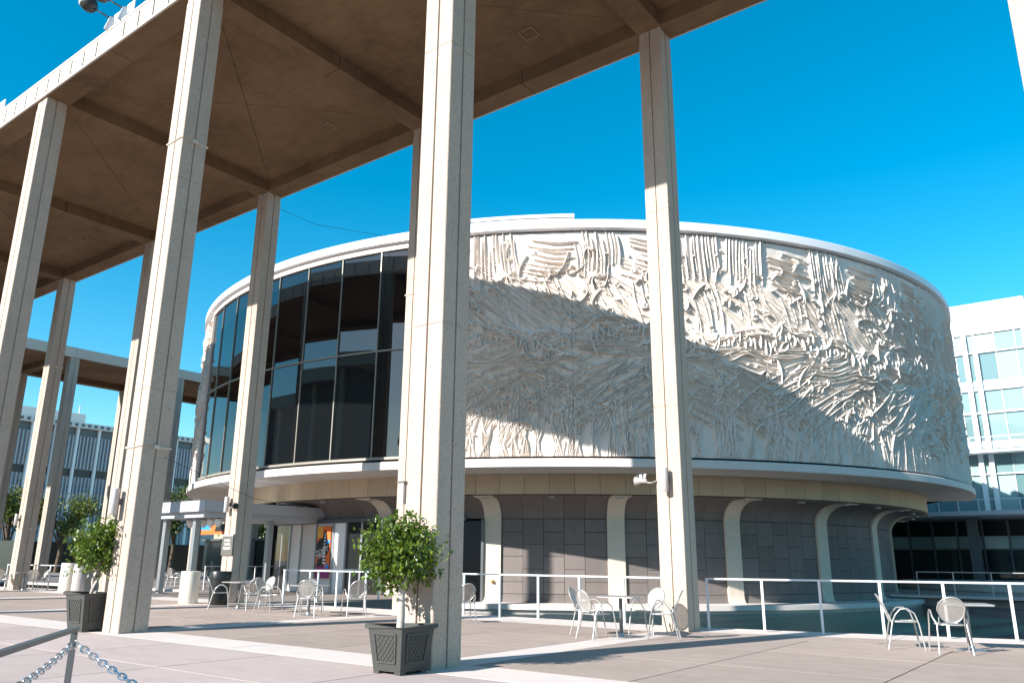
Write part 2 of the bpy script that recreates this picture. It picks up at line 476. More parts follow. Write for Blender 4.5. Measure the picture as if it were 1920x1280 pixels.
wing = thing('side_wing_roof', 'shaded concrete roof of the far side wing seen between the left columns', 'roof')
WN = range(2, 7)
FMp = fascia_mesh(W, False)
for n in range(1, 7):
    yy = n * W + W * .5
    for xx, rz in ((-6 * S, math.pi / 2), (-7 * S, -math.pi / 2)):
        link('fascia', FMp, wing, (xx, yy, .003), rz)
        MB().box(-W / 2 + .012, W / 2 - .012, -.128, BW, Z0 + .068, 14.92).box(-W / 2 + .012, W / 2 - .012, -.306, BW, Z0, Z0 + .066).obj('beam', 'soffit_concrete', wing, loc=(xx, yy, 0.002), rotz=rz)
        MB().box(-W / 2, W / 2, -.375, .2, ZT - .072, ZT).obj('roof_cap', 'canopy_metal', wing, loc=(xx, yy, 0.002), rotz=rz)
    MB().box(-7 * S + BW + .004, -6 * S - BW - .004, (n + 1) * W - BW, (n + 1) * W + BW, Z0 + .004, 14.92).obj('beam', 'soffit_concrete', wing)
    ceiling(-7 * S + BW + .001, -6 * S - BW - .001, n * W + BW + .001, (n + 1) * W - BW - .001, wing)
MB().box(-7 * S - .2, -6 * S + .2, W + .6, 7.4 * W, 14.935, 14.988).obj('roof_slab', 'dark_gap', wing)

# floodlights standing on the roof edge
def floodlight(x, label):
    t = thing('roof_floodlight', label, 'floodlight', (x, -.34, ZT), 0, 'floodlights on the roof edge')
    MB().box(-.72, .55, .14, .17, 0, .62).obj('back_plate', 'plaster_white', t)
    for i, dx in enumerate((-.4, .28)):
        m = Matrix.Translation((dx, -.05, 0))
        pr = [(-.02, 0), (.16, 0), (.16, .3), (.1, .4), (.02, .36)]
        MB().add([(dx - .03, y, z) for y, z in [(-.12, 0), (.1, 0), (.1, .42), (-.02, .42)]] + [(dx + .03, y, z) for y, z in [(-.12, 0), (.1, 0), (.1, .42), (-.02, .42)]],
                 [(0, 1, 2, 3), (4, 5, 6, 7), (0, 1, 5, 4), (1, 2, 6, 5), (2, 3, 7, 6), (3, 0, 4, 7)]).obj('bracket', 'canopy_metal', t)
        MB().tube([(dx, -.02, .38), (dx - .15, -.2, .5), (dx - .3, -.32, .62)], .022).obj('arm', 'black_plastic', t)
        hd = MB().lathe([(.02, -.24), (.13, -.2), (.2, -.1), (.225, .02), (.2, .13), (.12, .21), (.02, .235)], 18,
                        Matrix.Translation((dx - .45, -.42, .78)) @ Euler((R(35), R(-25), 0)).to_matrix().to_4x4()).obj('lamp_head', 'black_plastic', t, 60)
        MB().lathe([(.205, .015), (.205, .13), (.12, .22), (.02, .245)], 18,
                   Matrix.Translation((dx - .45, -.42, .78)) @ Euler((R(35), R(-25), 0)).to_matrix().to_4x4() @ Matrix.Scale(1.03, 4)).obj('lamp_hood', 'lamp_box', hd, 60)
    return t
floodlight(-11.7, 'pair of round black floodlights on white brackets above the slotted roof edge')
floodlight(-19.7, 'floodlight on the roof edge, mostly cut off at the left border')

# ------------------------------------------------------------------ theatre drum
drum = thing('theatre_drum', 'round concrete theatre drum with white sculpted relief wall and dark glass front', 'building', (*DC, 0))
PA = 360 / 70                      # relief panel angle
ZB, ZTOP = 5.02, 13.62
RELIEF_N = 7
# --- relief height field: long ridges, fans, hooks and knobs, one repeat = 7 panels
NU_P, NV = 132, 576
du = (RD * R(PA)) / NU_P; dv = (ZTOP - ZB) / (NV - 1)
NU = NU_P * RELIEF_N
Lx, Lz = NU * du, ZTOP - ZB
Hm = np.zeros((NU, NV))
def stamp(x, z, rad, h, soft=1.0):
    ci, cj = x / du, z / dv
    ri, rj = int(rad / du) + 2, int(rad / dv) + 2
    i0, j0 = int(ci) - ri, max(0, int(cj) - rj); j1 = min(NV, int(cj) + rj + 1)
    if j1 <= j0: return
    ii = np.arange(i0, i0 + 2 * ri + 1); jj = np.arange(j0, j1)
    d2 = (((ii - ci) * du)[:, None] ** 2 + ((jj - cj) * dv)[None, :] ** 2) / (rad * rad)
    v = h * np.sqrt(np.clip(1 - d2, 0, 1)) if soft == 1 else h * np.clip(1 - d2, 0, 1) ** soft
    iw = ii % NU
    Hm[np.ix_(iw, jj)] = np.maximum(Hm[np.ix_(iw, jj)], v)
def ridge(pts, w, h, taper=.35, soft=1.0):
    P = np.array(pts, float)
    if len(P) > 2:            # Catmull-Rom
        Q = np.vstack([2 * P[0] - P[1], P, 2 * P[-1] - P[-2]]); out = []
        for i in range(1, len(Q) - 2):
            for t in np.linspace(0, 1, 14, endpoint=False):
                a, b, c, d = Q[i - 1], Q[i], Q[i + 1], Q[i + 2]
                out.append(.5 * ((2 * b) + (c - a) * t + (2 * a - 5 * b + 4 * c - d) * t * t + (3 * b - a - 3 * c + d) * t ** 3))
        out.append(P[-1]); P = np.array(out)
    seg = np.hypot(*np.diff(P, axis=0).T); cum = np.r_[0, np.cumsum(seg)]
    n = max(2, int(cum[-1] / max(.012, w * .35))); s_ = np.linspace(0, cum[-1], n)
    X, Z = np.interp(s_, cum, P[:, 0]), np.interp(s_, cum, P[:, 1])
    for i in range(n):
        t = i / (n - 1); k = 1 - taper * abs(2 * t - 1) ** 2
        if 0 <= Z[i] <= Lz: stamp(X[i], Z[i], w * (.6 + .4 * k), h * k, soft)
U = rng.uniform
def line(x, z, ang, L, w, h, bend=0):
    a = R(ang); dx, dz = math.cos(a), math.sin(a)
    ridge([(x - dx * L / 2, z - dz * L / 2), (x - dz * bend, z + dx * bend), (x + dx * L / 2, z + dz * L / 2)], w, h)
def bundle(x, z, ang, n, sp, L, fan, bend, w, h, jit=.35):
    """a sheaf of near-parallel strands sharing one curve"""
    a = R(ang); px_, pz_ = -math.sin(a), math.cos(a)
    for i in range(n):
        k = i - (n - 1) / 2; o = k * sp + U(-jit, jit) * sp
        aa = ang + fan * k + U(-2, 2); l = L * U(.6, 1.12); sh = U(-.2, .2) * L
        line(x + px_ * o + math.cos(a) * sh, z + pz_ * o + math.sin(a) * sh, aa, l, w * U(.75, 1.3), h * U(.7, 1.3), bend * U(.7, 1.3))
def curl(x, z, k, sg, ang, w, h, turns=300, tail=1.15):
    """stem that runs out and rolls up at its tip"""
    pts = []
    for t in range(0, turns + 1, 30):
        rr_ = .26 * k * (1 - .62 * t / turns); th = R(ang + sg * t)
        pts.append((x + rr_ * math.cos(th), z + rr_ * math.sin(th)))
    d = np.array(pts[0]) - np.array(pts[1]); d /= np.hypot(*d)
    nrm_ = np.array([-d[1], d[0]]) * sg
    st = [tuple(np.array(pts[0]) + d * tail * k * f - nrm_ * .35 * k * f * f) for f in (1, .66, .33)]
    ridge(st + pts, w, h)
PW = Lx / RELIEF_N
for c in range(RELIEF_N):
    x0 = (c + .5) * PW; s1 = 1 if c % 3 else -1
    # reeds fanning up from the foot
    for rt in (-.6, -.2, .25, .6):
        xr = x0 + rt * PW * .7 + U(-.1, .1)
        for q in range(7):
            a = 90 + (q - 3) * U(4, 7) + U(-3, 3); L = U(1.2, 2.8)
            line(xr + (q - 3) * .07 + math.cos(R(a)) * L / 2, math.sin(R(a)) * L / 2 - .1, a, L, U(.018, .032), U(.07, .13), U(-.12, .12))
    # crossing sheaves
    bundle(x0 - .3, U(2.2, 2.6), s1 * U(28, 44), 11, .15, 3.1, U(-1.5, 1.5), U(-.2, .2), .022, .12)
    bundle(x0 + .8, U(1.3, 1.9), s1 * U(40, 60), 6, .18, 2.1, U(-2, 2), U(-.2, .2), .021, .11)
    bundle(x0 + .5, U(2.9, 3.4), s1 * U(12, 30), 9, .155, 2.6, U(-2, 2), U(-.2, .2), .022, .12)
    bundle(x0 + .1, U(1.9, 2.7), 90 + U(-22, 22), 5, .19, 1.7, U(2, 5), U(-.2, .2), .02, .09)
    ridge([(x0 - 1.2, U(1.2, 1.8)), (x0 - .3, U(2.0, 2.5)), (x0 + .6, U(2.5, 3.0)), (x0 + 1.5, U(3.0, 3.5))], .034, .15)
    # belt of blades, bars and hooks at mid height
    zc = 4.35 + .3 * math.sin(c * 1.7)
    bundle(x0 - .2, zc - .45, U(-8, 14), 5, .11, 2.0, U(-2, 2), U(-.25, .25), .03, .15)
    bundle(x0 + .4, zc + .35, U(-22, -4), 4, .13, 1.5, U(-5, 5), U(-.3, .3), .042, .16)
    for q in range(9): line(x0 - .95 + q * .22 + U(-.05, .05), zc + U(-.15, .15), 90 + U(-14, 14), U(.25, .6), U(.026, .05), U(.14, .22), U(-.05, .05))
    for q in range(5): curl(x0 + U(-.9, .9), zc + U(-.4, .4), U(.4, .75), rng.choice([-1, 1]), U(0, 360), U(.022, .04), U(.13, .2), 260, .9)
    for q in range(5):           # broad leaf blades
        a = U(-60, 60); l = U(.4, .9); xx, zz_ = x0 + U(-.9, .9), zc + U(-.5, .5)
        line(xx, zz_, a, l, U(.06, .1), U(.1, .16), U(-.15, .15)); line(xx, zz_, a, l * 1.15, .018, .2, U(-.15, .15))
    # raked field above
    bundle(x0, U(5.7, 6.1), U(-46, -32), 14, .15, 3.0, U(-.8, .8), U(-.1, .1), .02, .095)
    bundle(x0 + .2, U(5.5, 6.3), U(-84, -62), 6, .22, 2.0, U(-2, 2), U(-.1, .1), .018, .08)
    # pleats / level strokes under the cornice
    if c % 2 == 0: bundle(x0, 7.75, 90 + U(-4, 6), 12, .15, 1.9, U(-.6, .6), U(-.08, .12), .028, .12, .2)
    else: bundle(x0, 7.45, U(-16, -4), 9, .2, 1.75, U(-1.5, 1.5), U(-.08, .08), .026, .13, .25)
    # stems with rolled tips, cups and buds
    for q in range(4): curl(x0 + U(-.9, .9), U(5.0, 7.9), U(.4, .8), rng.choice([-1, 1]), U(0, 360), U(.02, .032), U(.11, .17), 270)
    for q in range(4): curl(x0 + U(-.9, .9), U(.9, 3.8), U(.4, .85), rng.choice([-1, 1]), U(0, 360), U(.02, .032), U(.12, .18), 270)
    for q in range(4):           # sprigs
        xx, zz_, a0 = x0 + U(-.9, .9), U(.8, 8.0), U(0, 360)
        for j in range(rng.integers(3, 6)):
            a = a0 + j * U(28, 50); L = U(.18, .5)
            ridge([(xx, zz_), (xx + .5 * L * math.cos(R(a)), zz_ + .5 * L * math.sin(R(a))), (xx + L * math.cos(R(a + 20)), zz_ + L * math.sin(R(a + 20)))], U(.022, .045), U(.12, .22))
    for q in range(24): stamp(x0 + U(-1, 1), U(.4, Lz - .3), U(.035, .085), U(.08, .2), .7)
    for q in range(9): line(x0 + U(-1, 1), U(.5, Lz - .4), U(0, 360), U(.12, .3), U(.03, .06), U(.12, .2), U(-.04, .04))
# soften a touch, then wobble of the casting
K_ = np.array([.1, .8, .1])
for _ in range(1):
    Hm = sum(kk * np.roll(Hm, s_, 0) for kk, s_ in zip(K_, (-1, 0, 1)))
    Hp = np.pad(Hm, ((0, 0), (1, 1)), 'edge'); Hm = .1 * Hp[:, :-2] + .8 * Hp[:, 1:-1] + .1 * Hp[:, 2:]
uu = np.arange(NU)[:, None] * du; vv = np.arange(NV)[None, :] * dv
Hm *= 1.1
Hm += .010 * np.sin(uu * 2 * math.pi * 5 / Lx + vv * 1.7) + .006 * np.sin(uu * 2 * math.pi * 17 / Lx - vv * 4.1)
RR = RD - .12
relief_meshes = []
for pi_ in range(RELIEF_N):
    n_u = NU_P + 1
    ids = (np.arange(n_u) + pi_ * NU_P) % NU
    hh = Hm[ids, :]
    gap = .0004
    ang = np.linspace(gap / 2, R(PA) - gap / 2, n_u)
    rad = RR + hh
    zz = np.linspace(ZB, ZTOP, NV)
    X = rad * np.cos(ang)[:, None]; Y = rad * np.sin(ang)[:, None]; Zv = np.repeat(zz[None, :], n_u, 0)
    top = np.stack([X, Y, Zv], -1).reshape(-1, 3)
    # rim running back so each panel has thickness
    bi = [(i, 0) for i in range(n_u)] + [(n_u - 1, j) for j in range(1, NV)] + [(i, NV - 1) for i in range(n_u - 2, -1, -1)] + [(0, j) for j in range(NV - 2, 0, -1)]
    rb = RR - .14
    rim = np.array([(rb * math.cos(ang[i]), rb * math.sin(ang[i]), zz[j]) for i, j in bi])
    verts = np.vstack([top, rim])
    i, j = np.meshgrid(np.arange(n_u - 1), np.arange(NV - 1), indexing='ij')
    a = (i * NV + j).ravel(); quads = np.stack([a, a + NV, a + NV + 1, a + 1], -1)
    bidx = np.array([i_ * NV + j_ for i_, j_ in bi]); nb = len(bi); k_ = np.arange(nb); base = n_u * NV
    rq = np.stack([bidx[k_], base + k_, base + (k_ + 1) % nb, bidx[(k_ + 1) % nb]], -1)
    quads = np.vstack([quads, rq])
    me = bpy.data.meshes.new('relief_panel')
    me.vertices.add(len(verts)); me.vertices.foreach_set('co', verts.astype(np.float32).ravel())
    me.loops.add(quads.size); me.loops.foreach_set('vertex_index', quads.astype(np.int32).ravel())
    me.polygons.add(len(quads)); me.polygons.foreach_set('loop_start', np.arange(0, quads.size, 4, dtype=np.int32))
    me.polygons.foreach_set('loop_total', np.full(len(quads), 4, np.int32))
    me.update(calc_edges=True); me.validate()
    me.polygons.foreach_set('use_smooth', [True] * len(me.polygons)); me.set_sharp_from_angle(angle=R(62))
    me.materials.append(MATS['relief_concrete']); relief_meshes.append(me)
G0 = -71.8                          # glass / relief meeting line
for i in range(18):
    link('relief_panel', relief_meshes[(i + 1) % RELIEF_N], drum, (0, 0, 0), R(G0 + PA * i))
GL = G0 - 8 * PA
for i in range(5):
    link('relief_panel', relief_meshes[(i + 3) % RELIEF_N], drum, (0, 0, 0), R(GL - PA * (i + 1)))
# hidden dark core, added behind the panels to block light
MB().revolve([(17.4, -.2), (17.76, -.2), (17.76, 3.87), (19.5, 3.9), (19.55, 4.94), (21.5, 4.95), (21.5, 13.7), (17.4, 13.7)], -150, 45, 80).obj('core', 'dark_gap', drum)
MB().revolve([(.01, 13.75), (21.6, 13.75), (21.6, 13.85), (.01, 13.85)], 0, 360, 72).obj('roof_deck', 'plaster_pale', drum)
# cornice ring in segments
for i in range(-12, 9):
    a = -56.37 + i * 2 * PA
    MB().revolve([(RD - .4, 13.70), (RD + .02, 13.70), (RD + .10, 13.73), (RD + .10, 14.04), (RD + .06, 14.08), (RD - .4, 14.08)], a + .012, a + 2 * PA - .012, 8).obj('cornice', 'cornice_metal', drum, 40)
# raised track on the roof edge
for k, (z0, z1, ro) in enumerate(((14.10, 14.16, RD + .04), (14.17, 14.24, RD + .09), (14.25, 14.32, RD + .05))):
    MB().revolve([(RD - .25, z0), (ro, z0), (ro, z1), (RD - .25, z1)], -68.5, -56.05, 12).obj('roof_track', 'cornice_metal', drum, 40)
# ledge and its soffit
for i in range(-16, 13):
    a = -59.0 + i * 5.714
    MB().revolve([(19.75, 4.60), (RD + .02, 4.60), (RD + .08, 4.63), (RD + .08, 4.90), (RD + .04, 4.93), (19.75, 4.93)], a + .01, a + 5.714 - .01, 6).obj('ledge', 'ledge_concrete', drum, 40)
MB().revolve([(21.5, 4.932), (RD - .16, 4.932), (RD - .16, 5.02), (21.5, 5.02)], -150, 45, 80).obj('shadow_gap', 'dark_gap', drum)
FA = 360 / 130
for i in range(-26, 31):
    a = -59.0 + i * FA
    MB().revolve([(19.62, 3.86), (19.80, 3.86), (19.80, 4.597), (19.62, 4.597)], a + .02, a + FA - .02, 3).obj('fascia_panel', 'travertine', drum, 40)
# ribs, coved wall and panels under the drum
def cove(r0, out, zb, z_start, z_top, foot):
    pr = [(r0 + foot, zb), (r0 + foot * .45, zb + .05), (r0 + foot * .12, zb + .16), (r0, zb + .32)]
    pr.append((r0, z_start))
    for t in range(1, 9):
        a = R(90 * t / 8)
        pr.append((r0 + out * (1 - math.cos(a)), z_start + (z_top - z_start) * math.sin(a)))
    return pr
RW = 17.9
wp = cove(RW, 1.05, -.16, 3.04, 3.80, .12)
def shell(pr, th, extra=None):
    return pr + [(r - th, z) for r, z in reversed(pr)]
P0 = -51.0
BAY = 360 / 23
PC = BAY / 6
def rib(a, par):
    pr = cove(RW + .10, 1.0, -.155, 2.95, 3.775, .16) + [(19.6, 3.79)]
    pr2 = pr + [(19.6, 3.83), (RW + .3, 3.84), (RW - .02, 3.3), (RW - .02, -.155)]
    MB().revolve(pr2, a - 1.10, a + 1.10, 3).obj('rib', 'rib_concrete', par, 35)
WZ = [[.17, .62, 1.58, 2.52, 3.03], [.17, 1.10, 2.05, 3.03]]
for b in range(-3, 6):
    a0 = P0 + b * BAY
    rib(a0, drum)
    for c in range(5):
        p0, p1 = a0 + PC * (.5 + c), a0 + PC * (1.5 + c)
        if c == 0: p0 = a0 + 1.12
        if c == 4: p1 = a0 + BAY - 1.12
        lobby = b in (-3, -2)
        if not lobby:
            zz = WZ[c % 2]
            for q in range(len(zz) - 1):
                MB().revolve([(RW - .1, zz[q] + .008), (RW, zz[q] + .008), (RW, zz[q + 1] - .008), (RW - .1, zz[q + 1] - .008)], p0 + .028, p1 - .028, 2).obj('wall_panel', 'slate_panel', drum)
            foot = [(r, z) for r, z in wp if z <= .17 + 1e-6][:3] + [(RW, .16)]
            MB().revolve(foot + [(RW - .1, .16), (RW - .1, -.16)], p0 + .015, p1 - .015, 2).obj('wall_foot', 'slate_panel', drum)
        cv = [(RW, 3.045)] + [(r, z) for r, z in wp if z > 3.05] + [(19.6, 3.80)]
        MB().revolve(cv + [(19.6, 3.84), (RW + .6, 3.86), (RW - .1, 3.5), (RW - .1, 3.045)], p0 + .02, p1 - .02, 2).obj('cove_panel', 'slate_panel', drum, 35)
    for t in (0, BAY / 2):
        m = Matrix.Rotation(R(a0 + t), 4, 'Z') @ Matrix.Translation((19.2, 0, 3.77))
        MB().lathe([(.16, -.02), (.16, .03), (.11, .03), (.11, -.012)], 14, m).obj('downlight', 'grey_metal', drum, 40)
# small hydrant cap on the rib
m = Matrix.Rotation(R(P0 - BAY + .1), 4, 'Z') @ Matrix.Translation((RW + .16, 0, .62)) @ Matrix.Rotation(R(90), 4, 'Y')
MB().lathe([(.02, -.06), (.07, -.06), (.08, 0), (.05, .06), (.01, .07)], 12, m).obj('valve_cap', 'brass', drum, 40)
# glass wall above
RG = RD - .15
ZM = 9.30
for i in range(8):
    a, b = GL + PA * i, GL + PA * (i + 1)
    for z0, z1 in ((5.12, ZM - .03), (ZM + .03, 13.46)):
        m = MB()
        pa, pb = R(a + .06), R(b - .06)
        A = (RG * math.cos(pa), RG * math.sin(pa)); B = (RG * math.cos(pb), RG * math.sin(pb))
        n_ = Vector((-math.cos((pa + pb) / 2), -math.sin((pa + pb) / 2), 0)) * .03
        tilt = random.uniform(-.012, .012)
        vs = [Vector((*A, z0)), Vector((*B, z0)), Vector((*B, z1)) + n_ * tilt * 20, Vector((*A, z1)) + n_ * tilt * 20]
        m.add(vs + [v + n_ for v in vs], [(0, 1, 2, 3), (4, 5, 6, 7), (0, 1, 5, 4), (1, 2, 6, 5), (2, 3, 7, 6), (3, 0, 4, 7)])
        m.obj('window_pane', 'drum_glass', drum)
    if i: MB().revolve([(RG - .08, 5.1), (RG + .05, 5.1), (RG + .05, 13.5), (RG - .08, 13.5)], a - .055, a + .055, 1).obj('mullion', 'mullion_metal', drum)
for e in (GL, G0): MB().revolve([(RG - .1, 5.03), (RG + .1, 5.03), (RG + .1, 13.6), (RG - .1, 13.6)], e - .1 if e == GL else e - .22, e + .22 if e == GL else e - .02, 1).obj('window_jamb', 'ledge_concrete', drum)
for z0, z1, nm, ro in ((5.03, 5.12, 'window_sill', .10), (ZM - .03, ZM + .03, 'transom', .045), (13.46, 13.68, 'window_head', .09)):
    MB().revolve([(RG - .07, z0), (RG + ro, z0), (RG + ro, z1), (RG - .07, z1)], GL + .25, G0 - .25, 24).obj(nm, 'mullion_metal' if nm != 'window_head' else 'ledge_concrete', drum)
# island the drum stands on
isl = struct(MB().revolve([(.01, -1.1), (19.25, -1.1), (19.25, -.34), (19.4, -.34), (19.4, -.15), (.01, -.16)], -180, 180, 96).obj('island', 'ledge_concrete', None, 30, loc=(*DC, 0)))

# ------------------------------------------------------------------ entrance under the glass front
lob = thing('entrance_lobby', 'entrance front under the drum with pale wall panels, dark glass doors and metal posts', 'entrance', (*DC, 0))
def lobp(a0, a1, z0, z1, mat, nm, r=RW + .25, th=.1):
    return MB().revolve([(r - th, z0), (r, z0), (r, z1), (r - th, z1)], a0, a1, max(1, int(abs(a1 - a0) / 2))).obj(nm, mat, lob)
seg = [(-85.6, -82.6, 'door_glass', 'door'), (-88.6, -86.0, 'door_glass', 'door'), (-91.4, -88.9, 'plaster_white', 'wall_panel'),
       (-95.2, -91.5, 'plaster_pale', 'wall_panel'), (-99.2, -95.4, 'plaster_pale', 'wall_panel'), (-102.5, -99.4, 'plaster_white', 'wall_panel'), (-108, -102.7, 'door_glass', 'door')]
for a0, a1, mt, nm in seg: lobp(a0, a1, -.14, 2.95, mt, nm)
for a in (-82.4, -85.8, -88.75, -91.45, -95.3, -99.3, -102.6): lobp(a - .13, a + .13, -.15, 3.0, 'grey_metal', 'door_post', RW + .34, .16)
lobp(-108, -70, 2.96, 3.1, 'steel_grey', 'door_head', RW + .36)
for a in (-67.9, -71.5, -75, -78.6): lobp(a - 2.9, a - .2, -.14, 2.95, 'dark_lobby', 'door', RW + .1); lobp(a - .17, a + .17, -.15, 3.0, 'steel_grey', 'door_post', RW + .2, .16)

can = thing('entrance_canopy', 'flat grey metal entrance canopy on slim posts beside the round drum', 'canopy')
CX0, CX1, CY0, CY1, CZ0, CZ1 = -25.0, -21.1, 9.75, 17.6, 3.2, 3.62
MB().box(CX0 + .05, CX1 - .05, CY0 + .05, CY1, CZ0 + .06, CZ1 - .05).obj('canopy_deck', 'canopy_metal', can)
MB().box(CX0 + .2, CX1 - .2, CY0 + .2, CY1, CZ0 - .22, CZ0 + .055).obj('canopy_beam', 'canopy_metal', can)
for i in range(4):
    a, b = CX0 + (CX1 - CX0) * i / 4, CX0 + (CX1 - CX0) * (i + 1) / 4
    MB().box(a + .006, b - .006, CY0, CY0 + .045, CZ0, CZ1).obj('edge_panel', 'canopy_metal', can)
for i in range(7):
    a, b = CY0 + .05 + (CY1 - CY0 - .05) * i / 7, CY0 + .05 + (CY1 - CY0 - .05) * (i + 1) / 7
    MB().box(CX1 - .045, CX1, a + .006, b - .006, CZ0, CZ1).obj('edge_panel', 'canopy_metal', can)
    MB().box(CX0, CX0 + .045, a + .006, b - .006, CZ0, CZ1).obj('edge_panel', 'canopy_metal', can)
for x, y in ((-22.4, 10.3), (-21.5, 13.2), (-21.5, 16.4), (-24.6, 10.3), (-24.6, 16.4)):
    MB().box(x - .11, x + .11, y - .11, y + .11, .0, CZ0 - .221).obj('post', 'grey_metal', can)
m = MB()
for i in range(46): m.tube([(CX0 + .05 + i * .085, CY0 + .03, CZ1), (CX0 + .03 + i * .085 + random.uniform(-.02, .02), CY0 + .0, CZ1 + .11)], .004, 3)
stuff(m.obj('bird_spikes', 'grey_metal', can))

# banner posters and the plate sign
def banner(x, y, z0, wd, h, rotz, label, kind):
    t = thing('poster', label, 'poster', (x, y, z0), rotz)
    MB().box(-wd / 2, wd / 2, 0, .03, 0, h).obj('backing', 'poster_orange', t)
    e = -.004
    def pl(pts, mat, k):
        MB().add([(px * wd, -.004 * k, pz * h) for px, pz in pts] + [(px * wd, .001, pz * h) for px, pz in pts],
                 [tuple(range(len(pts)))] + [(i, (i + 1) % len(pts), len(pts) + (i + 1) % len(pts), len(pts) + i) for i in range(len(pts))]).obj('print', mat, t)
    if kind == 0:
        pl([(-.5, .78), (-.1, .78), (-.12, 1), (-.5, 1)], 'poster_yellow', 1)
        pl([(-.5, .44), (.28, .44), (.46, .56), (.44, .70), (.22, .76), (.2, .9), (.06, .93), (-.02, .86), (-.06, .78), (-.32, .74), (-.5, .66)], 'poster_black', 2)
        pl([(-.46, .22), (.1, .22), (.1, .42), (-.3, .42)], 'poster_black', 2)
        pl([(.05, .64), (.48, .68), (.48, .74), (.1, .71)], 'poster_blue', 3)
        pl([(-.5, 0), (.5, 0), (.5, .225), (-.5, .225)], 'poster_magenta', 1)
        pl([(.24, .19), (.46, .19), (.46, .27), (.24, .27)], 'poster_blue', 3)
        pl([(0, .28), (.2, .27), (.16, .86), (.04, .84)], 'letter_white', 3)
        for j in range(9): pl([(-.02, .30 + j * .062), (.24, .31 + j * .062), (.24, .335 + j * .062), (-.02, .325 + j * .062)], 'poster_black', 4)
        text('ZOOT', .32, (-.02 * wd, -.022, .47 * h), (R(90), R(-16), 0), t, 'letter_white', .006)
        text('SUIT', .24, (-.02 * wd, -.022, .40 * h), (R(90), R(-16), 0), t, 'letter_white', .006)
    else:
        pl([(-.5, .5), (-.2, .5), (-.3, 1), (-.5, 1)], 'poster_blue', 1)
        pl([(-.1, .3), (.3, .3), (.2, 1), (-.05, 1)], 'poster_black', 1)
        pl([(.3, .3), (.45, .3), (.45, .95), (.35, .95)], 'letter_white', 1)
    return t
def text(s_, size, loc, rot, par, mat, ext=.003):
    c = bpy.data.curves.new('tmp', 'FONT'); c.body = s_; c.size = size; c.extrude = ext; c.align_x = 'CENTER'; c.resolution_u = 3
    o = bpy.data.objects.new('tmp', c); COL.objects.link(o)
    bpy.context.view_layer.update()
    me = bpy.data.meshes.new_from_object(o); bpy.data.objects.remove(o)
    me.materials.clear(); me.materials.append(MATS[mat])
    l = link('lettering', me, par, loc); l.rotation_euler = rot
    return l
def onwall(a, r): return (DC[0] + r * math.cos(R(a)), DC[1] + r * math.sin(R(a)))
px, py = onwall(-93.2, RW + .36)
banner(px, py, .62, .95, 2.2, R(-93.2 + 90), 'tall orange and black show poster with blue patches and magenta foot by the doors', 0)
banner(-25.0, 13.0, 2.45, 2.6, .42, 0, 'wide orange and blue banner hanging under the entrance canopy', 1)
hang = thing('hanging_lamp_row', 'row of pale round lamps hanging under the front of the entrance canopy', 'lamps', (-22.6, 10.75, 2.74))
MB().box(-1.3, 1.3, -.05, .05, .22, .255).obj('rail', 'steel_grey', hang)
for i in range(5):
    MB().lathe([(.02, -.12), (.07, -.1), (.16, .05), (.17, .12), (.15, .2), (.02, .22)], 14, Matrix.Translation((-1.0 + i * .5, 0, 0))).obj('lamp_shade', 'plaster_white', hang, 60)

sg = thing('sign_plate', 'dark grey sign plate with white lettering on the column by the entrance', 'sign', (-2 * S, W - hw - .03, 1.5))
MB().box(-.3, .3, -.02, .028, 0, .66).obj('plate', 'sign_grey', sg)
MB().box(-.3, .3, -.028, .028, .605, .66).obj('top_strip', 'lamp_box', sg)
for i, s_ in enumerate(('MARK', 'TAPER', 'FORUM')):
    text(s_, .12, (0, -.022, .43 - i * .125), (R(90), 0, 0), sg, 'letter_white')

# ------------------------------------------------------------------ things fixed on the columns
def wall_lamp(k, row, z, dx, label, y=None):
    yy = (0 if row == 0 else W) - hw
    t = thing('wall_lamp', label, 'lamp', (k * S + dx, yy, z), 0, 'tube lamps on the columns')
    MB().lathe([(.075, -.25), (.08, -.24), (.08, .24), (.075, .25)], 14, Matrix.Translation((0, -.15, 0))).obj('lamp_tube', 'lamp_box', t, 40)
    MB().box(-.03, .03, -.075, -.001, -.06, .06).obj('bracket', 'steel_grey', t)
wall_lamp(0, 1, 3.1, -.02, 'tube lamp on the far column above the pool rail')
wall_lamp(-2, 1, 3.12, -.1, 'tube lamp on the column above the dark sign plate')
wall_lamp(-1, 0, 2.46, -.2, 'tube lamp on the strapped column above the left potted tree')
wall_lamp(-4, 1, 3.0, -.1, 'tube lamp on the far column left of the recycling bins')
wall_lamp(-2, 0, 3.5, .1, 'dark tube lamp on the leftmost near column')
t = thing('slim_lamp', 'slim vertical lamp on the left edge of the nearest column above the tree', 'lamp', (-hw, -hw, 2.28))
MB().box(-.075, -.012, -.04, .03, -.13, .16).obj('lamp_tube', 'lamp_box', t)
MB().box(-.14, .02, -.05, .04, .165, .185).obj('lamp_cap', 'steel_grey', t)
def speaker(x, y, z, sx, label, mat):
    t = thing('loudspeaker', label, 'loudspeaker', (x, y, z))
    MB().tube([(0, 0, 0), (sx * .08, -.1, -.05), (sx * .2, -.12, -.03)], .014).obj('arm', 'lamp_box', t)
    m = Matrix.Translation((sx * .3, -.12, 0)) @ Matrix.Rotation(R(90 * sx), 4, 'Y') @ Matrix.Rotation(R(12), 4, 'X')
    MB().lathe([(.03, -.12), (.05, -.1), (.05, 0), (.10, .13), (.10, .15), (.02, .12)], 14, m).obj('horn', mat, t, 40)
    sp = MB()
    for i in range(14): sp.tube([(sx * (.22 + .012 * i), -.12, .06), (sx * (.2 + .016 * i), -.12 + random.uniform(-.06, .06), .15)], .004, 3)
    stuff(sp.obj('spikes', 'grey_metal', t))
